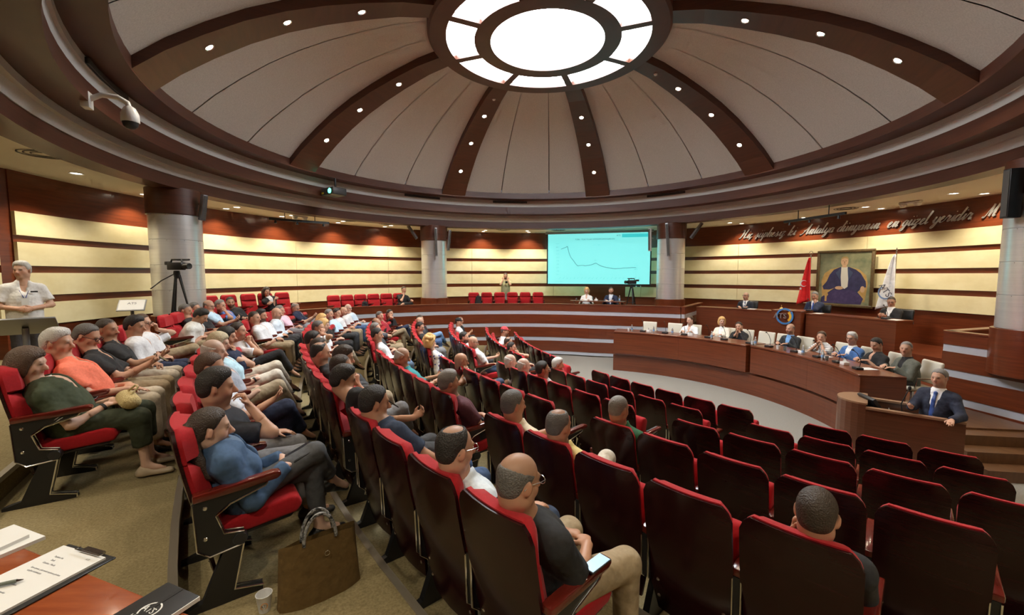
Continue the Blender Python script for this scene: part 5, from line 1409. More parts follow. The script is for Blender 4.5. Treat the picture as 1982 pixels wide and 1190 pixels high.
# ------------------------------------------------------------------ things on the tables
M_BOT = mat('bottle_clear', (.80, .88, .92), .08, trans=.75); M_CAP = mat('bottle_cap', (.75, .78, .82), .4); M_LBL = mat('bottle_label', (.25, .42, .70), .6)
def shared(mb_list):
    return [(n, b.mesh(n, m)) for n, b, m in mb_list]
b1 = MB(); b1.lathe([(.0005, 0), (.028, 0), (.03, .01), (.03, .13), (.012, .18), (.012, .195), (.0005, .195)], n=14)
b2 = MB(); b2.lathe([(.0305, .05), (.0305, .10)], n=14)
b3 = MB(); b3.lathe([(.014, .19), (.014, .212), (.0005, .212)], n=12)
BOT = shared([('bottle_body', b1, M_BOT), ('bottle_label', b2, M_LBL), ('bottle_cap', b3, M_CAP)])
b1 = MB(); b1.lathe([(.0005, 0), (.03, 0), (.038, .09), (.036, .09), (.029, .006), (.0005, .006)], n=16)
CUP = shared([('cup_wall', b1, M_PAPER)])
b1 = MB(); b1.box((0, 0, .022), (.16, .12, .044)); b2 = MB(); b2.tube([(0, .03, .04), (.0, .05, .16), (.0, -.02, .30), (.0, -.09, .36)], .006, 6); b3 = MB(); b3.sphere((0, -.10, .365), .016, 8, (1, 1.8, 1)); b4 = MB(); b4.box((.04, -.03, .046), (.04, .03, .006))
MIC = [('base', b1.mesh('base', M_PLAST, .01)), ('gooseneck', b2.mesh('gooseneck', M_BLACK)), ('mic_head', b3.mesh('mic_head', M_BLACK)), ('button', b4.mesh('button', M_GREYM))]
b1 = MB(); b1.box((0, 0, .03), (.12, .11, .06)); b2 = MB()
for q in range(3): b2.add([(-.03 + .012 * q, -.03, .06), (.03, -.02 + .02 * q, .06), (.005 * q, .015, .13 + .01 * q)], [(0, 1, 2), (2, 1, 0)])
b2.add([(-.035, -.03, .058), (.035, -.03, .058), (.0, .035, .058), (0.0, 0, .125)], [(0, 1, 3), (1, 2, 3), (2, 0, 3), (0, 2, 1)])
TIS = [('box', b1.mesh('box', M_WHITE, .005)), ('tissue', b2.mesh('tissue', M_PAPER))]
b1 = MB(); b1.box((0, 0, .003), (.21, .297, .006)); PAP = [('sheets', b1.mesh('sheets', M_PAPER))]
b1 = MB(); b1.lathe([(.0005, 0), (.03, 0), (.034, .10), (.031, .10), (.028, .008), (.0005, .008)], n=14); GLS = shared([('glass_wall', b1, M_GLASS)])
def put(kind, c, r, a, z, label, cat, group=None, turn=0.):
    x, y = pol(c, r, a)
    t = empty({'BOT': 'water_bottle', 'CUP': 'paper_cup', 'MIC': 'microphone', 'TIS': 'tissue_box', 'PAP': 'paper_stack', 'GLS': 'drinking_glass'}[kind], (x, y, z), math.radians(a + 90 + turn))
    tag(t, label, cat, group)
    for n, me in globals()[kind]: link(n, me, t)
    return t
WHO = ['the leftmost empty cream chair', 'the second empty cream chair', 'the white polo man', 'the blonde woman', 'the black shirt man', 'the empty chair by the dark suit', 'the bald man in the dark suit', 'the striped polo', 'the blue blazer', 'the black polo man', 'the grey jacket man']
SA = [60, 52.5, 46.2, 38.4, 33.2, 25.2, 19.2, 11.2, 4.2, -2.0, -8.6]
for i, (w, a) in enumerate(zip(WHO, SA)):
    put('MIC', PC, 5.12, a - 1.2, DT, 'black gooseneck microphone in front of ' + w, 'microphone', 'microphones on the panel table', 180)
    if i in (0, 1, 2, 4, 6, 8, 9): put('BOT', PC, 5.05, a + 2.4, DT, 'small water bottle in front of ' + w, 'bottle', 'bottles on the panel table')
    if i in (0, 1, 3, 6, 7): put('CUP', PC, 5.08, a + 3.6, DT, 'white cup in front of ' + w, 'cup', 'cups on the panel table')
    if i in (0, 2, 7, 9): put('TIS', PC, 5.14, a - 3.2, DT, 'white tissue box in front of ' + w, 'tissue box', 'tissue boxes')
    if i in (2, 3, 7, 8, 10): put('PAP', PC, 5.30, a - .5, DT, 'white papers in front of ' + w, 'papers', 'papers on the panel table', 12)
    if i in (7, 9): put('GLS', PC, 5.06, a + 1.2, DT, 'clear drinking glass in front of ' + w, 'glass')
for a, w in ((42.3, 'the left presiding man'), (29.6, 'the middle presiding man'), (16.6, 'the right presiding man')):
    put('MIC', PC, 8.6, a - 1.2, 1.86 if a != 29.6 else 1.92, 'black gooseneck microphone in front of ' + w, 'microphone', None, 180)
    put('PAP', PC, 8.62, a - 2.6 if a != 29.6 else 26.8, 1.86, 'white papers in front of ' + w, 'papers', None, 5)
bx_, by_ = pol(PC, 8.5, 33.4)
t = empty('desk_bell', (bx_, by_, 1.92)); tag(t, 'small brass bell on the upper table', 'bell')
M_BRASS = mat('brass', (.75, .55, .2), .3, metal=1)
b = MB(); b.lathe([(.06, 0), (.055, .02), (.03, .06), (.0005, .07)], n=16); b.build('bell_dome', M_BRASS, t)
b = MB(); b.tube([(0, 0, .07), (0, 0, .12)], .008, 8); b.sphere((0, 0, .125), .014, 8); b.build('bell_handle', M_BRASS, t)

# ------------------------------------------------------------------ lectern
M_LEC = mat('lectern_wood', (.10, .035, .016), .35, coat=.2, noise=((1.5, 1.5, 40), .6, (.16, .06, .028)))
M_LECT = mat('lectern_top', (.30, .17, .10), .35)
lec = empty('lectern', (5.31, 6.25, 0)); tag(lec, 'curved wooden lectern where the speaker stands', 'lectern')
A_, B_ = Vector((0, 0)), Vector((.80, -.67)); fdir = (B_ - A_).normalized(); inw = Vector((-fdir.y, fdir.x))
H = 1.0
near = [A_ - fdir * 0 + inw * 0, B_]
b = MB(); strip(b, [tuple(A_), tuple(B_)], 0, -.05, 0, H); b.build('front_panel', M_LEC, lec)
ctr = A_ + inw * .36
pts = [tuple(ctr + (Vector((-inw.x * math.cos(t) - fdir.x * math.sin(t), -inw.y * math.cos(t) - fdir.y * math.sin(t)))) * .36) for t in np.linspace(0, math.pi, 14)]
b = MB(); strip(b, pts[::-1], 0, -.05, 0, H + .06); b.build('curved_end', M_LEC, lec)
b = MB(); strip(b, [tuple(A_ + inw * .72 + fdir * .8), tuple(A_ + inw * .72)], 0, -.05, 0, H); b.build('rear_panel', M_LEC, lec)
b = MB(); strip(b, [tuple(A_ - inw * .02), tuple(B_ - inw * .02)], 0, -.09, H, H + .03); b.build('front_rail', M_LECT, lec)
b = MB(); b.prism(pts + [tuple(A_ + inw * .70 + fdir * .02), tuple(A_ + inw * .02 + fdir * .02)], H + .06, H + .085); b.build('end_shelf', M_LECT, lec)
b = MB(); strip(b, [tuple(A_ + inw * .74 + fdir * .8), tuple(A_ + inw * .74)], 0, -.09, H, H + .03); b.build('rear_rail', M_LECT, lec)
b = MB(); b.prism([tuple(A_ + inw * .05 + fdir * .0), tuple(A_ + inw * .05 + fdir * .62), tuple(A_ + inw * .67 + fdir * .62), tuple(A_ + inw * .67)], H - .14, H - .11); b.build('inner_shelf', M_BLACK, lec)
def lp(i, f_): 
    q = Vector((5.31, 6.25)) + inw * i + fdir * f_; return (q.x, q.y)
x, y = lp(.22, .42); t = empty('microphone', (x, y, H - .11), math.radians(60)); tag(t, 'gooseneck microphone rising from the lectern', 'microphone')
b = MB(); b.box((0, 0, .02), (.1, .1, .04)); b.build('base', M_PLAST, t, bevel=.006)
b = MB(); b.tube([(0, 0, .03), (0, .02, .22), (.05, -.06, .42)], .008, 8); b.build('gooseneck', M_BLACK, t)
b = MB(); b.sphere((.06, -.075, .45), .022, 10, (1, 1, 1.6)); b.build('mic_head', M_BLACK, t)
x, y = lp(.3, .06); t = empty('monitor', (x, y, H - .11), math.atan2(fdir.y, fdir.x) + .5); tag(t, 'black tilted monitor inside the lectern', 'monitor')
b = MB(); b.box((0, 0, .14), (.05, .40, .26), M=Matrix.Rotation(-.6, 3, 'Y')); b.build('housing', M_PLAST, t, bevel=.01)
b = MB(); b.box((.035, 0, .135), (.006, .36, .22), M=Matrix.Rotation(-.6, 3, 'Y')); b.build('screen', mat('screen_dark', (.02, .022, .03), .15), t)
x, y = lp(.20, .27); t = empty('tissue_box', (x, y, H - .11)); tag(t, 'white tissue box on the lectern shelf', 'tissue box'); [link(n, me, t) for n, me in TIS]
x, y = lp(.35, .48); t = empty('paper_stack', (x, y, H - .11), .4); tag(t, 'white notes on the lectern shelf', 'papers'); [link(n, me, t) for n, me in PAP]

# ------------------------------------------------------------------ projection screen and projector
sl, sr = Vector((1.60, 19.0)), Vector((5.78, 17.9)); sd_ = (sr - sl); SW = sd_.length; sa = math.atan2(sd_.y, sd_.x)
scr = empty('projection_screen', ((sl.x + sr.x) / 2, (sl.y + sr.y) / 2, zc(-.40)), sa); tag(scr, 'cyan projection screen showing a falling line chart', 'screen')
SH = 2.17
M_SCR = mat('screen_cyan', (.10, .28, .28), .8, emis=(.22, .83, .80), estr=.98)
M_SCRL = mat('screen_ink', (.1, .35, .4), .8, emis=(.0, .10, .16), estr=.5); M_SCRB = mat('screen_bar', (.1, .7, .7), .8, emis=(.05, .62, .66), estr=.8); M_SCRG = mat('screen_text', (.2, .5, .5), .8, emis=(.0, .25, .32), estr=.6)
b = MB(); b.box((0, 0, SH / 2), (SW, .02, SH)); b.build('canvas', M_SCR, scr)
for (cx, cz, w_, h_) in ((0, -.03, SW + .1, .06), (-SW / 2 - .025, SH / 2, .05, SH), (SW / 2 + .025, SH / 2, .05, SH)):
    b = MB(); b.box((cx, .0, cz), (w_, .03, h_)); b.build('border', M_BLACK, scr)
b = MB(); b.box((0, .03, SH + .06), (SW + .25, .12, .10)); b.build('roller_case', M_GREYM, scr, bevel=.02)
def sx(u): return (u - .5) * SW
def sz(v): return (1 - v) * SH
b = MB(); b.box((sx(.862), -.014, sz(.055)), (SW * .26, .004, SH * .07)); b.build('title_bar', M_SCRB, scr)
curve = [(.135, .30), (.175, .27), (.20, .25), (.215, .38), (.235, .47), (.26, .53), (.285, .60), (.305, .64), (.35, .625), (.38, .64), (.44, .62), (.485, .585), (.53, .64), (.58, .67), (.67, .70), (.76, .685), (.87, .675)]
def line_on_screen(pts, wd, m, name):
    b = MB()
    for (u0, v0), (u1, v1) in zip(pts, pts[1:]):
        p, q = Vector((sx(u0), 0, sz(v0))), Vector((sx(u1), 0, sz(v1))); d = (q - p).normalized(); n = Vector((-d.z, 0, d.x)) * wd
        b.add([p - n + Vector((0, -.0145, 0)), q - n + Vector((0, -.0145, 0)), q + n + Vector((0, -.0145, 0)), p + n + Vector((0, -.0145, 0))], [(0, 1, 2, 3)])
    return b.build(name, m, scr)
line_on_screen(curve, .010, M_SCRL, 'chart_line')
def screen_text(s, size, u, v, rot=0., m=None):
    me = text_mesh(s, size, .002); me.materials.clear(); me.materials.append(m or M_SCRG)
    return link('chart_text', me, scr, (sx(u), -.015, sz(v)), (math.pi / 2, -rot, 0))
screen_text('TÜFE - TÜFE YILLIK DEĞİŞİM ORANLARI (%)', .085, .47, .115, 0, M_SCRL); screen_text('ATS', .1, .70, .05, 0, M_SCRL)
for i, s in enumerate(('90.00', '80.00', '70.00', '60.00', '50.00', '40.00', '30.00', '20.00', '10.00', '0.00')): screen_text(s, .06, .10, .19 + .069 * i)
for i in range(22): screen_text('2024', .055, .125 + .037 * i, .885, math.radians(50))
screen_text('85.51', .06, .20, .235); screen_text('49.75', .06, .485, .53); screen_text('35.05', .06, .87, .64); screen_text('38.10', .06, .87, .71); screen_text('ÜFE        TÜFE', .05, .49, .23); screen_text('Kaynak: TÜİK', .05, .12, .955)
x, y = pol(AX, 7.05, 150.5)
pj = empty('projector', (x, y, zc(2.48)), math.radians(-35)); tag(pj, 'black ceiling projector with a glowing green lens', 'projector')
b = MB(); b.box((0, 0, 0), (.62, .46, .22)); b.build('housing', M_PLAST, pj, bevel=.03, seg=3)
b = MB(); b.lathe([(.0005, .02), (.05, .02), (.075, .0), (.08, -.06)], (.14, -.24, 0), 20, M=Matrix.Rotation(math.pi / 2, 3, 'X')); b.build('lens', mat('lens_green', (.1, .6, .4), .2, emis=(.10, .95, .55), estr=5), pj)
b = MB(); b.tube([(0, .05, .1), (0, .05, .42)], .03, 10); b.build('mount', M_BLACK, pj)
b = MB(); b.box((-.22, -.232, -.04), (.1, .01, .05)); b.build('sticker', mat('sticker_yellow', (.45, .40, .03), .6), pj)
# ceiling security camera on the left
x, y = -5.92, 6.12
cc = empty('security_camera', (x, y, zc(2.42)), math.radians(27)); tag(cc, 'white dome security camera on a curved arm, upper left', 'security camera')
b = MB(); b.box((0, 0, 0), (.10, .16, .22)); b.build('wall_box', M_WHITE, cc, bevel=.01)
b = MB(); b.tube([(.03, 0, .02), (.16, 0, .10), (.34, 0, .10), (.44, 0, .04), (.46, 0, -.05)], .035, 10); b.build('arm', M_WHITE, cc)
b = MB(); b.lathe([(.03, .06), (.07, .03), (.105, -.05), (.108, -.16), (.10, -.17)], (.46, 0, -.06), 20); b.build('housing', M_WHITE, cc)
b = MB(); b.lathe([(.095, 0), (.085, -.05), (.05, -.085), (.0005, -.097)], (.46, 0, -.23), 20); b.build('lens_dome', M_PLAST, cc)

# ------------------------------------------------------------------ video cameras on tripods
def video_tripod(x, y, z, rz, h, label):
    t = empty('camera_tripod', (x, y, z)); tag(t, 'black tripod ' + label, 'tripod')
    for k in range(3):
        a = 2 * math.pi * k / 3 + .5
        b = MB(); b.tube([(.03 * math.cos(a), .03 * math.sin(a), h), (.18 * math.cos(a), .18 * math.sin(a), h * .5), (.34 * math.cos(a), .34 * math.sin(a), 0)], [.02, .017, .013], 8)
        b.tube([(.05 * math.cos(a + .2), .05 * math.sin(a + .2), h), (.18 * math.cos(a + .14), .18 * math.sin(a + .14), h * .5)], .012, 6); b.build('leg', M_BLACK, t)
    b = MB(); b.lathe([(.0005, h + .08), (.05, h + .08), (.06, h + .02), (.045, h - .06), (.0005, h - .08)], n=14); b.build('head', M_BLACK, t)
    b = MB(); ring_ = [(.17 * math.cos(a), .17 * math.sin(a), h * .52) for a in np.linspace(0, 2 * math.pi, 4) + .5]; b.tube(ring_, .01, 6, False); b.build('spreader', M_BLACK, t)
    b = MB(); b.tube([(0, 0, h + .04), (-.25 * math.cos(rz + .8), -.25 * math.sin(rz + .8), h - .12), (-.42 * math.cos(rz + .8), -.42 * math.sin(rz + .8), h - .28)], .012, 6); b.build('pan_handle', M_BLACK, t)
    c = empty('video_camera', (x, y, z + h + .08), rz); tag(c, 'black video camera on the tripod ' + label, 'video camera')
    b = MB(); b.box((0, 0, .09), (.34, .11, .15)); b.build('body', M_PLAST, c, bevel=.015)
    b = MB(); b.lathe([(.0005, .0), (.05, .0), (.055, .03), (.06, .14), (.0005, .13)], (.17, 0, .09), 16, M=Matrix.Rotation(math.pi / 2, 3, 'Y')); b.build('lens', M_BLACK, c)
    b = MB(); b.tube([(-.12, 0, .16), (-.10, 0, .22), (.12, 0, .22), (.15, 0, .16)], .016, 8); b.build('handle', M_BLACK, c)
    b = MB(); b.tube([(-.05, .07, .22), (.24, .07, .22)], .018, 8); b.build('microphone', M_BLACK, c)
    b = MB(); b.box((-.22, .03, .15), (.12, .07, .07)); b.build('viewfinder', M_PLAST, c, bevel=.01)
    return t
video_tripod(-6.72, 8.55, GAL_L, math.radians(-10), 1.56, 'in front of the big left column')
x, y = pol(AX, 7.7, 60.2); video_tripod(x, y, GAL, math.radians(200), 1.28, 'beside the projection screen')
b = MB(); b.box((0, 0, 0), (.16, .09, .1)); 
hc_ = empty('video_camera', (pr.location.x + .05, pr.location.y - .33, GAL + 1.40), math.radians(-95)); tag(hc_, 'small black video camera held by the standing photographer', 'video camera')
b.build('body', M_PLAST, hc_, bevel=.01); b = MB(); b.lathe([(.0005, 0), (.04, 0), (.045, .1), (.0005, .1)], (.08, 0, 0), 12, M=Matrix.Rotation(math.pi / 2, 3, 'Y')); b.build('lens', M_BLACK, hc_)

# ------------------------------------------------------------------ lamp tracks, ceiling fittings
def track(p0, p1, label):
    p0, p1 = Vector(p0), Vector(p1); t = empty('lamp_track', p0); tag(t, label, 'lamp track')
    d = p1 - p0
    b = MB(); b.box(d / 2, (d.length, .06, .07), M=d.to_track_quat('X', 'Z').to_matrix()); b.build('rail', M_BLACK, t)
    for k in (.25, .75):
        b = MB(); b.tube([d * k + Vector((0, 0, .03)), d * k + Vector((0, 0, CEIL - p0.z - d.z * k))], .012, 6); b.build('hanger', M_BLACK, t)
    for k in (.1, .45, .9):
        b = MB(); b.lathe([(.02, 0), (.035, -.05), (.04, -.09), (.0005, -.08)], d * k + Vector((0, 0, -.03)), 12); b.build('lamp_head', M_BLACK, t)
track((8.35, 13.2, 4.62), (8.75, 11.3, 4.62), 'long black lamp track hanging at the right before the lettering')
track((-7.45, 13.2, 4.72), (-6.1, 14.35, 4.72), 'grey lamp track hanging at the left before the wood wall')
for (u, r, lab) in ((150, 9.4, 'pair of white emergency lamps on the left ceiling'), (12, 9.5, 'pair of white emergency lamps on the right ceiling')):
    x, y = pol(WC, r, u); t = empty('emergency_lamp', (x, y, CEIL - .01)); tag(t, lab, 'lamp')
    b = MB(); b.box((0, 0, -.02), (.5, .14, .04), math.radians(u + 90)); b.build('housing', M_WHITE, t, bevel=.01)
    for s in (-1, 1):
        q = pol((0, 0), s * .17, u + 90); b = MB(); b.lathe([(.0005, -.13), (.06, -.12), (.085, -.06), (.07, -.04)], (*q, 0), 14); b.build('lamp_head', M_WHITE, t)
for k, a in enumerate((196, 140, 131, 100, 85, 20)):
    x, y = pol(WC, 9.0, a); b = MB(); b.lathe([(.0005, -.012), (.30, -.012), (.32, 0)], n=24)
    t = empty('air_diffuser', (x, y, CEIL)); tag(t, f'round ceiling air diffuser, {ORD[k]} from the left', 'air diffuser')
    b.build('plate', M_CEIL, t)
    for rr_ in (.12, .2, .27): b = MB(); b.lathe([(rr_, -.02), (rr_ + .02, -.02), (rr_ + .02, -.01)], n=24); b.build('ring', M_VENT, t)

# ------------------------------------------------------------------ portrait and flags
def on_wall(a, z, r=WR - .08):
    x, y = pol(WC, r, a); return (x, y, z), math.radians(a - 90)
loc, rz = on_wall(23.8, CAM_Z - .12, WR - .30)
pt = empty('portrait_painting', (loc[0], loc[1], loc[2]), rz); tag(pt, 'large framed portrait of a seated man in a dark suit between two flags', 'painting')
PW, PH = 1.62, 1.80
for cx, cz, w_, h_ in ((0, PH / 2 - .04, PW, .08), (0, -PH / 2 + .04, PW, .08), (-PW / 2 + .04, 0, .08, PH - .16), (PW / 2 - .04, 0, .08, PH - .16)):
    b = MB(); b.box((cx, -.02, cz), (w_, .07, h_)); b.build('frame', mat('frame_gilt', (.055, .035, .016), .4, noise=((20, 20, 20), .6, (.16, .10, .03))), pt, bevel=.012)
M_CAN = mat('canvas_green', (.12, .15, .08), .7, noise=((3, 3, 3), .5, (.36, .34, .18)))
b = MB(); b.box((0, .0, 0), (PW - .14, .02, PH - .14)); b.build('canvas', M_CAN, pt)
def paint_shape(name, pts, m, lay):
    b = MB(); n = len(pts)
    b.add([(p[0], -.012 - .0015 * lay, p[1]) for p in pts], [tuple(range(n))]); return b.build(name, m, pt)
def oval(cx, cz, rx, rz_, n=22): return [(cx + rx * math.cos(2 * math.pi * i / n), cz + rz_ * math.sin(2 * math.pi * i / n)) for i in range(n)]
M_PD = mat('paint_indigo', (.018, .018, .055), .7, noise=((6, 6, 6), .5, (.045, .04, .11))); M_PG = mat('paint_ochre', (.42, .24, .06), .7, noise=((9, 9, 9), .5, (.55, .36, .12))); M_PS = mat('paint_skin', (.58, .36, .20), .7); M_PW = mat('paint_white', (.66, .63, .52), .7); M_PB = mat('paint_hair', (.40, .27, .10), .7)
paint_shape('painted_chair', [(-.60, -.72), (-.66, -.1), (-.58, .16), (-.40, .30), (-.15, .36), (.15, .36), (.42, .28), (.60, .10), (.66, -.15), (.60, -.72)], M_PG, 1)
paint_shape('painted_suit', [(-.13, .36), (-.30, .28), (-.42, .12), (-.50, -.10), (-.62, -.26), (-.58, -.36), (-.40, -.36), (-.25, -.30), (-.45, -.46), (-.64, -.62), (-.66, -.80), (-.1, -.80), (.5, -.80), (.56, -.62), (.40, -.42), (.50, -.30), (.62, -.26), (.60, -.08), (.46, .16), (.32, .28), (.14, .36)], M_PD, 2)
paint_shape('painted_legs', [(-.30, -.38), (.30, -.36), (.52, -.60), (.50, -.80), (-.60, -.80), (-.50, -.56)], mat('paint_violet', (.03, .018, .075), .7, noise=((7, 7, 7), .5, (.07, .045, .13))), 3)
paint_shape('painted_shirt', [(-.085, .37), (.09, .37), (.13, .1), (.12, -.26), (.03, -.33), (-.06, -.26), (-.09, .05)], M_PW, 4)
M_PL = mat('paint_lapel', (.05, .07, .13), .7)
paint_shape('painted_lapel', [(-.09, .34), (-.24, .18), (-.10, -.06)], M_PL, 5); paint_shape('painted_lapel', [(.09, .34), (.25, .18), (.13, -.06)], M_PL, 5)
paint_shape('painted_hand', oval(-.12, -.30, .12, .055), M_PS, 6); paint_shape('painted_hand', oval(.53, -.33, .06, .10), M_PS, 6)
paint_shape('painted_arm', oval(-.50, -.52, .07, .06), M_PG, 6); paint_shape('painted_arm', [(-.53, -.74), (-.47, -.74), (-.47, -.5), (-.53, -.5)], M_PG, 5)
paint_shape('painted_neck', [(-.06, .44), (.06, .44), (.07, .35), (-.07, .35)], M_PS, 5)
paint_shape('painted_head', oval(0, .53, .105, .145), M_PS, 6); paint_shape('painted_hair', [(-.11, .55), (-.11, .63), (-.05, .69), (.06, .69), (.11, .63), (.11, .55), (.095, .615), (0, .645), (-.095, .615)], M_PB, 7)
M_PSH = mat('paint_umber', (.30, .16, .08), .7)
for s in (-1, 1): paint_shape('painted_brow', oval(s * .042, .555, .026, .010, 10), M_PSH, 7)
paint_shape('painted_nose', [(-.012, .54), (.012, .54), (.018, .485), (-.018, .485)], M_PSH, 7); paint_shape('painted_mouth', oval(0, .455, .030, .009, 10), M_PSH, 7)
def flag(a, colr, label, tip, mark, wide):
    loc, rz = on_wall(a, DAIS, WR - .62)
    t = empty('flag', loc, rz); tag(t, label, 'flag')
    top = CAM_Z + .66 - DAIS
    b = MB(); b.tube([(0, 0, .02), (0, 0, top)], .016, 10); b.build('pole', M_CHROME, t)
    b = MB(); b.lathe([(.16, 0), (.16, .03), (.03, .06), (.0005, .06)], n=20); b.build('base', M_CHROME, t)
    if tip == 'ring': b = MB(); b.tube([(.05 * math.cos(q), 0, top + .06 + .05 * math.sin(q)) for q in np.linspace(-1.2, 4.3, 14)], .008, 6); b.build('finial', M_CHROME, t)
    else: b = MB(); b.lathe([(.0005, .12), (.022, .03), (.012, 0)], (0, 0, top), 10); b.build('finial', M_CHROME, t)
    b = MB(); n, mrow = 14, 16; vs, fs = [], []
    for j in range(mrow + 1):
        v = j / mrow; z = top - .10 - 1.42 * v; wd = .06 + wide * v ** .9
        for i in range(n + 1):
            q = i / n; vs.append((.02 - wd * q + .08 * v, -.03 - .05 * math.sin(q * 9 + v * 2) * (.3 + v) - .02, z - .16 * q * v))
    for j in range(mrow):
        for i in range(n):
            k = j * (n + 1) + i; fs.append((k, k + 1, k + n + 2, k + n + 1))
    b.add(vs, fs, True)
    cl = b.build('cloth', cloth(colr, .7), t)
    sol = cl.modifiers.new('thickness', 'SOLIDIFY'); sol.thickness = .004
    if mark == 'logo':
        me = text_mesh('ATS', .24, .004); me.materials.clear(); me.materials.append(mat('logo_grey', (.10, .10, .13), .6)); link('letters', me, t, (-.13, -.15, top - 1.10), (math.pi / 2, .95, 0))
        b = MB(); b.arc((0, 0), .16, .20, 0, .004, 120, 330, 20); b.v = [tuple(Rb @ Vector(v)) for v in b.v]; b.build('ring', mat('logo_blue', (.20, .30, .50), .6), t, loc=(-.13, -.13, top - 1.16))
    else:
        def star(R, r): return [(math.cos(math.pi / 2 + i * math.pi / 5) * (R if i % 2 == 0 else r), math.sin(math.pi / 2 + i * math.pi / 5) * (R if i % 2 == 0 else r)) for i in range(10)]
        b = MB(); b.add([(x_, 0, z_) for x_, z_ in star(.055, .022)], [tuple(range(10))]); b.build('star', M_PAPER, t, loc=(-.20, -.14, top - 1.12))
        b = MB(); b.arc((0, 0), lambda q: .09, lambda q: .09 + .035 * math.sin(math.radians(q - 40) / 280 * 180), 0, .003, 40, 320, 24); b.v = [tuple(Rb @ Vector(v)) for v in b.v]; b.build('crescent', M_PAPER, t, loc=(-.10, -.13, top - .95))
flag(28.6, (.62, .010, .012), 'red flag with a white star and crescent left of the portrait', 'ring', 'star', .44)
flag(15.0, (.78, .78, .78), 'white flag with a grey ATS logo right of the portrait', 'spear', 'logo', .52)

# ------------------------------------------------------------------ gallery table under the screen
ft = empty('gallery_table', (0, 0, 0)); tag(ft, 'narrow wooden table on the gallery under the projection screen', 'table')
b = MB(); b.arc(AX, 6.66, 7.06, 2.0, 2.03, 60.5, 77.5, 10); b.build('tabletop', M_DESK, ft)
for a in (61.5, 76.5):
    b = MB(); x, y = pol(AX, 6.86, a); b.box((x, y, (GAL + 2.0) / 2), (.38, .04, 2.0 - GAL), math.radians(a)); b.build('leg_panel', M_DESK, ft)
put('BOT', AX, 6.8, 62.0, 2.03, 'water bottle at the right end of the gallery table', 'bottle'); put('TIS', AX, 6.8, 69.3, 2.03, 'white tissue box between the two people at the gallery table', 'tissue box'); put('PAP', AX, 6.8, 65.6, 2.03, 'white papers before the man in the navy jacket', 'papers'); put('PAP', AX, 6.8, 72.9, 2.03, 'white papers before the blonde woman under the screen', 'papers'); put('GLS', AX, 6.8, 75.6, 2.03, 'clear glass at the left end of the gallery table', 'glass')
for a, lab in ((72.9, 'black office chair of the blonde woman under the screen'), (65.6, 'black office chair of the man in navy under the screen')):
    x, y = pol(AX, 7.5, a); t = cream_chair(x, y, GAL, math.radians(a + 90), lab); t['group'] = 'chairs at the gallery table'; t.scale = (.9, .9, .88)
    for c in t.children:
        if c.name.startswith(('seat', 'backrest')): c.data.materials[0] = M_BLACK
b = MB(); x, y = pol(WC, WR - .02, 65.6); t = empty('wall_socket', (x, y, 2.50), math.radians(65.6 - 90)); tag(t, 'white double wall socket below the projection screen', 'socket')
b.box((0, 0, 0), (.42, .02, .13)); b.build('plate', M_WHITE, t, bevel=.008)
for s in (-1, 1): b = MB(); b.box((s * .1, -.015, 0), (.14, .01, .08)); b.build('socket_face', M_VENT, t)
# bags left on the back wall chairs
def bag(name, label, x, y, z, s, rz, m):
    t = empty(name, (x, y, z), rz); tag(t, label, 'bag')
    q = SDF(); q.slab((0, 0, .05 * s), (0, 0, .30 * s), (.15 * s, .08 * s), (.11 * s, .06 * s), V3(1, 0, 0), V3(0, 1, 0)); a_, b_ = q.mesh(.02)
    link('bag_body', quad_mesh('bag_body', a_, b_, m), t)
    b = MB(); b.tube([(-.05 * s, 0, .33 * s), (0, 0, .42 * s), (.05 * s, 0, .33 * s)], .012, 6); b.build('strap', m, t)
M_BAG = cloth((.014, .014, .016))
x, y = pol(AX, 8.62, 104.6); bag('backpack', 'black backpack on the first chair of the right back wall group', x, y, GAL + .45, 1.1, 0, M_BAG)
x, y = pol(AX, 8.60, 135.8); bag('backpack', 'black bag lying across the middle back wall chairs', x, y, GAL + .44, .9, .5, M_BAG)
x, y = pol(AX, 8.15, 148.5); bag('camera_bag', 'black camera bag on the parapet between the back wall chair groups', x, y, GAL_L, 1.0, .3, M_BAG)

# ------------------------------------------------------------------ info stands by the left wall
def info_stand(x, y, z, rz, h, w_, d_, tilt, label, face):
    t = empty('info_stand', (x, y, z), rz); tag(t, label, 'sign stand')
    b = MB(); b.tube([(0, 0, 0), (0, 0, h)], .028, 12); b.build('post', M_GREYM, t)
    b = MB(); b.lathe([(.18, 0), (.18, .015), (.03, .03)], n=20); b.build('base', M_GREYM, t)
    R = Matrix.Rotation(tilt, 3, 'X')
    b = MB(); b.box((0, 0, h + .02), (w_, d_, .02), M=R); b.build('panel_frame', M_GREYM, t, bevel=.006)
    b = MB(); b.box(Vector((0, 0, h + .02)) + R @ Vector((0, 0, .0115)), (w_ - .04, d_ - .04, .003), M=R); b.build('sheet', face, t)
    if face is M_PAPER:
        me = text_mesh('ATS', .08, .001); me.materials.clear(); me.materials.append(mat('print_grey', (.15, .15, .17), .8)); o = link('print', me, t); o.matrix_local = Matrix.Translation(Vector((0, 0, h + .02)) + R @ Vector((0, .04, .0145))) @ R.to_4x4()
    return t
info_stand(-5.3, 4.6, GAL_L, math.radians(40), .98, .50, .36, math.radians(-32), 'grey metal information stand seen from behind, left edge', mat('stand_back', (.10, .11, .12), .3))
info_stand(-7.35, 8.2, GAL_L, math.radians(30), .95, .42, .32, math.radians(38), 'white information placard on a post before the big column', M_PAPER)

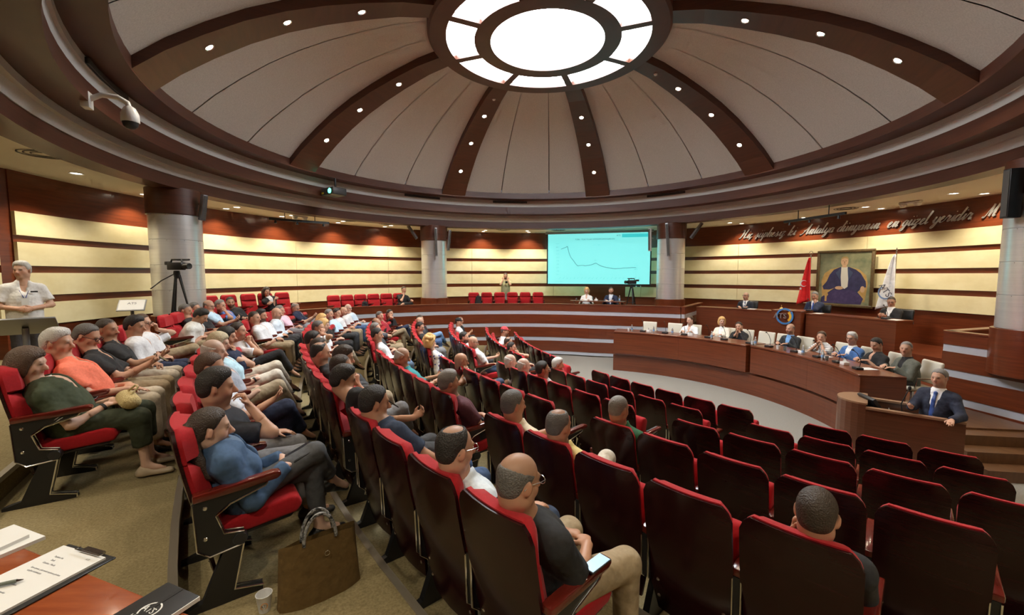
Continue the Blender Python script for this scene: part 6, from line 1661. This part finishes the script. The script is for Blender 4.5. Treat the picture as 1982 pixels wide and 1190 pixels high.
# ------------------------------------------------------------------ the desk in the foreground
M_TOP = mat('desk_top_red', (.20, .040, .012), .22, coat=.4, noise=((4, 30, 4), .6, (.33, .085, .025)))
DZ = CAM_Z - .95
e0, e1 = Vector((-2.75, 1.80)), Vector((-.62, 1.02)); dv = (e1 - e0).normalized(); back = Vector((dv.y, -dv.x))
fd_ = empty('writing_desk', (0, 0, 0)); tag(fd_, 'red-brown wooden desk in the foreground, bottom left', 'desk')
b = MB(); b.prism([tuple(e0), tuple(e1), tuple(e1 + back * .62), tuple(e0 + back * .62)], DZ - .035, DZ); b.build('tabletop', M_TOP, fd_, bevel=.006)
for q in (e0 + dv * .06, e1 - dv * .06):
    b = MB(); strip(b, [tuple(q + back * .05), tuple(q + back * .57)], -.02, .02, FZ[8], DZ - .035); b.build('side_panel', M_TOP, fd_)
b = MB(); strip(b, [tuple(e0 + dv * .1 + back * .5), tuple(e1 - dv * .1 + back * .5)], 0, .02, FZ[8] + .2, DZ - .035); b.build('modesty_panel', M_TOP, fd_)
ca = math.radians(-17)
cb = empty('clipboard', (-1.49, 1.235, DZ), ca); tag(cb, 'black clipboard with a printed sheet on the foreground desk', 'clipboard')
b = MB(); b.box((0, 0, .004), (.24, .33, .006)); b.build('board', M_PLAST, cb, bevel=.002, seg=1)
b = MB(); b.box((-.006, -.004, .0105), (.215, .30, .007)); b.build('sheet', M_PAPER, cb)
b = MB(); b.box((.03, .152, .016), (.09, .02, .008)); b.tube([(-.03, .15, .022), (-.03, .135, .024), (.09, .135, .024), (.09, .15, .022)], .002, 6); b.build('clip', M_CHROME, cb)
M_INK = mat('print_ink', (.28, .28, .30), .9)
for k, (x_, y_, s_, tx) in enumerate(((-.045, .10, .009, 'Toplantı No'), (-.045, .085, .009, 'Tarih'), (-.035, .07, .009, 'Gündem : Meclis'), (-.0, .045, .008, 'Sayın üyemiz, aylık meclis toplantısı gündemi'), (-.03, .033, .008, 'aşağıda belirtilmiştir'), (.06, .12, .010, 'ATS'), (-.03, -.02, .008, 'Açılış ve yoklama'), (-.02, -.05, .008, 'Görüş ve öneriler'))):
    me = text_mesh(tx, s_, .0003); me.materials.clear(); me.materials.append(M_INK); link('print', me, cb, (x_, y_, .0145))
pn = empty('pen', (-1.56, 1.20, DZ + .022), math.radians(25)); tag(pn, 'grey pen lying on the clipboard', 'pen')
b = MB(); b.tube([(-.07, 0, 0), (.06, 0, 0)], .0055, 10); b.build('barrel', mat('pen_green', (.13, .15, .12), .4), pn); b = MB(); b.tube([(.06, 0, 0), (.075, 0, 0)], [.005, .001], 8); b.build('tip', M_CHROME, pn)
for k, (x_, y_, r_) in enumerate(((-1.83, 1.36, -.35), (-1.86, 1.33, -.2))):
    t = empty('paper_stack', (x_, y_, DZ + .012 * k), r_); tag(t, ('lower' if k == 0 else 'upper') + ' stack of white papers at the left edge of the foreground desk', 'papers')
    b = MB(); b.box((0, 0, .006), (.21, .297, .012)); b.build('sheets', M_PAPER, t)
nb_ = empty('notebook', (-1.02, 1.105, DZ), math.radians(-22)); tag(nb_, 'black notebook with a white round ATS logo on the foreground desk', 'notebook')
b = MB(); b.box((0, 0, .0085), (.15, .21, .017)); b.build('cover', mat('notebook_black', (.014, .014, .015), .55), nb_, bevel=.005); b = MB(); b.box((.002, 0, .0085), (.149, .206, .012)); b.build('pages', M_PAPER, nb_)
me = text_mesh('ATS', .026, .0006); me.materials.clear(); me.materials.append(M_PAPER); link('logo', me, nb_, (0, .015, .0178)); me = text_mesh('100.yıl', .022, .0006); me.materials.clear(); me.materials.append(M_PAPER); link('logo', me, nb_, (0, -.018, .0178))
b = MB(); b.arc((.004, .015), .025, .029, .0172, .018, -60, 230, 20); b.build('logo_ring', M_PAPER, nb_)
b = MB(); b.box((.0, .06, .0178), (.012, .08, .0012)); b.build('elastic', M_PLAST, nb_)

# ------------------------------------------------------------------ things on the tier floor in front
T7 = FZ[7]
tb = empty('tote_bag', (-1.16, 2.44, T7), math.radians(38)); tag(tb, 'brown canvas tote bag standing on the carpet by the denim woman', 'bag')
M_TOTE = mat('tote_canvas', (.10, .058, .014), .9, noise=((25, 25, 25), .6, (.15, .09, .025)), bump=(18, .7))
vs, fs = [], []; n = 20
for j in range(9):
    v = j / 8; z = .36 * v
    for i in range(n):
        q = 2 * math.pi * i / n; cx, cy = math.cos(q), math.sin(q)
        sgn = lambda t_: math.copysign(abs(t_) ** .6, t_)
        wd = .235 + .012 * math.sin(5 * q) * v - .025 * v; dp = .075 * (1 - .65 * v) + .012 * math.sin(3 * q + 2 * v)
        vs.append((sgn(cx) * wd, sgn(cy) * dp, z + .012 * math.sin(2 * q) * v))
for j in range(8):
    for i in range(n): fs.append((j * n + i, j * n + (i + 1) % n, (j + 1) * n + (i + 1) % n, (j + 1) * n + i))
fs.append(tuple(range(n))[::-1])
b = MB(); b.add(vs, fs, True); b.build('bag_body', M_TOTE, tb)
M_ROPE = mat('rope', (.30, .30, .30), .8, noise=((40, 40, 40), .15, (.015, .015, .015)))
for s in (-1, 1):
    b = MB(); b.tube([(.09 * math.cos(q_), s * .032, .34 + .17 * math.sin(q_)) for q_ in np.linspace(math.pi, 0, 15)], .010, 8); b.build('rope_handle', M_ROPE, tb)
b = MB(); b.tube([(.03 + .014 * math.cos(q), -.062, .27 + .014 * math.sin(q)) for q in np.linspace(0, 6.28, 13)], .002, 5); b.build('metal_ring', M_CHROME, tb)
cp = empty('paper_cup', (-1.42, 2.30, T7)); tag(cp, 'white paper cup with an ATS logo on the carpet by the tote bag', 'cup')
b = MB(); b.lathe([(.0005, .004), (.028, .004), (.029, 0), (.042, .10), (.044, .103), (.041, .103), (.03, .012), (.0005, .012)], n=24); b.build('cup_wall', M_PAPER, cp)
me = text_mesh('ATS', .022, .001); me.materials.clear(); me.materials.append(mat('logo_grey', (.10, .10, .13), .6)); link('logo', me, cp, (.019, -.0335, .05), (math.radians(83), 0, math.radians(30)))
b = MB(); b.arc((0, 0), .015, .018, 0, .001, -70, 240, 16); b.build('logo_ring', mat('logo_orange', (.6, .25, .05), .6), cp, loc=(.0195, -.0337, .05), rot=(math.radians(83), 0, math.radians(30)))
# handbag on the lap of the woman in green
gr, gi = ROOTS[AUD[0]['label']]
hb = empty('handbag', gr.matrix_basis @ Vector(gi['hip'] + V3(.04, .36, .10)), gr.rotation_euler[2] + .3); tag(hb, 'beige woven handbag on the lap of the woman in green', 'bag')
q = SDF(); q.slab((-.11, 0, .03), (.11, 0, .03), (.07, .07), (.07, .055), V3(0, 1, 0), V3(0, 0, 1)); a_, b_ = q.mesh(.012)
link('bag_body', quad_mesh('bag_body', a_, b_, mat('woven_straw', (.38, .28, .11), .9, noise=((70, 70, 70), .5, (.60, .48, .24)), bump=(80, .8))), hb)
b = MB(); b.tube([(-.08, 0, .08), (-.05, .06, .14), (.05, .06, .14), (.08, 0, .08)], .008, 8); b.build('strap', MATS['woven_straw'], hb)
# phone glowing on the armrest beside the bald man
br, bi = ROOTS[AUD[39]['label']]
ph = empty('smartphone', br.matrix_basis @ Vector((.275, .44, .722)), br.rotation_euler[2]); tag(ph, 'smartphone with a bright screen on the armrest beside the bald man', 'phone')
b = MB(); b.box((0, 0, .005), (.07, .145, .009)); b.build('case', M_PLAST, ph, bevel=.003); b = MB(); b.box((0, 0, .0102), (.062, .135, .001)); b.build('screen', mat('screen_white', (.04, .07, .10), .3, emis=(.45, .75, 1.), estr=.75), ph)
dr_, di = ROOTS[AUD[23]['label']]
tbm = empty('tablet', dr_.matrix_basis @ Vector(di['hip'] + V3(-.02, .36, .155)), dr_.rotation_euler[2] + .3); tag(tbm, 'dark tablet on the lap of the woman in denim', 'tablet')
b = MB(); b.box((0, 0, 0), (.15, .20, .009), M=Matrix.Rotation(.25, 3, 'X')); b.build('case', M_PLAST, tbm, bevel=.003); b = MB(); b.box((0, -.001, .006), (.135, .185, .001), M=Matrix.Rotation(.25, 3, 'X')); b.build('screen', mat('screen_dark', (.02, .022, .03), .15), tbm)
# lanyard badge parts of the standing man stay on the man
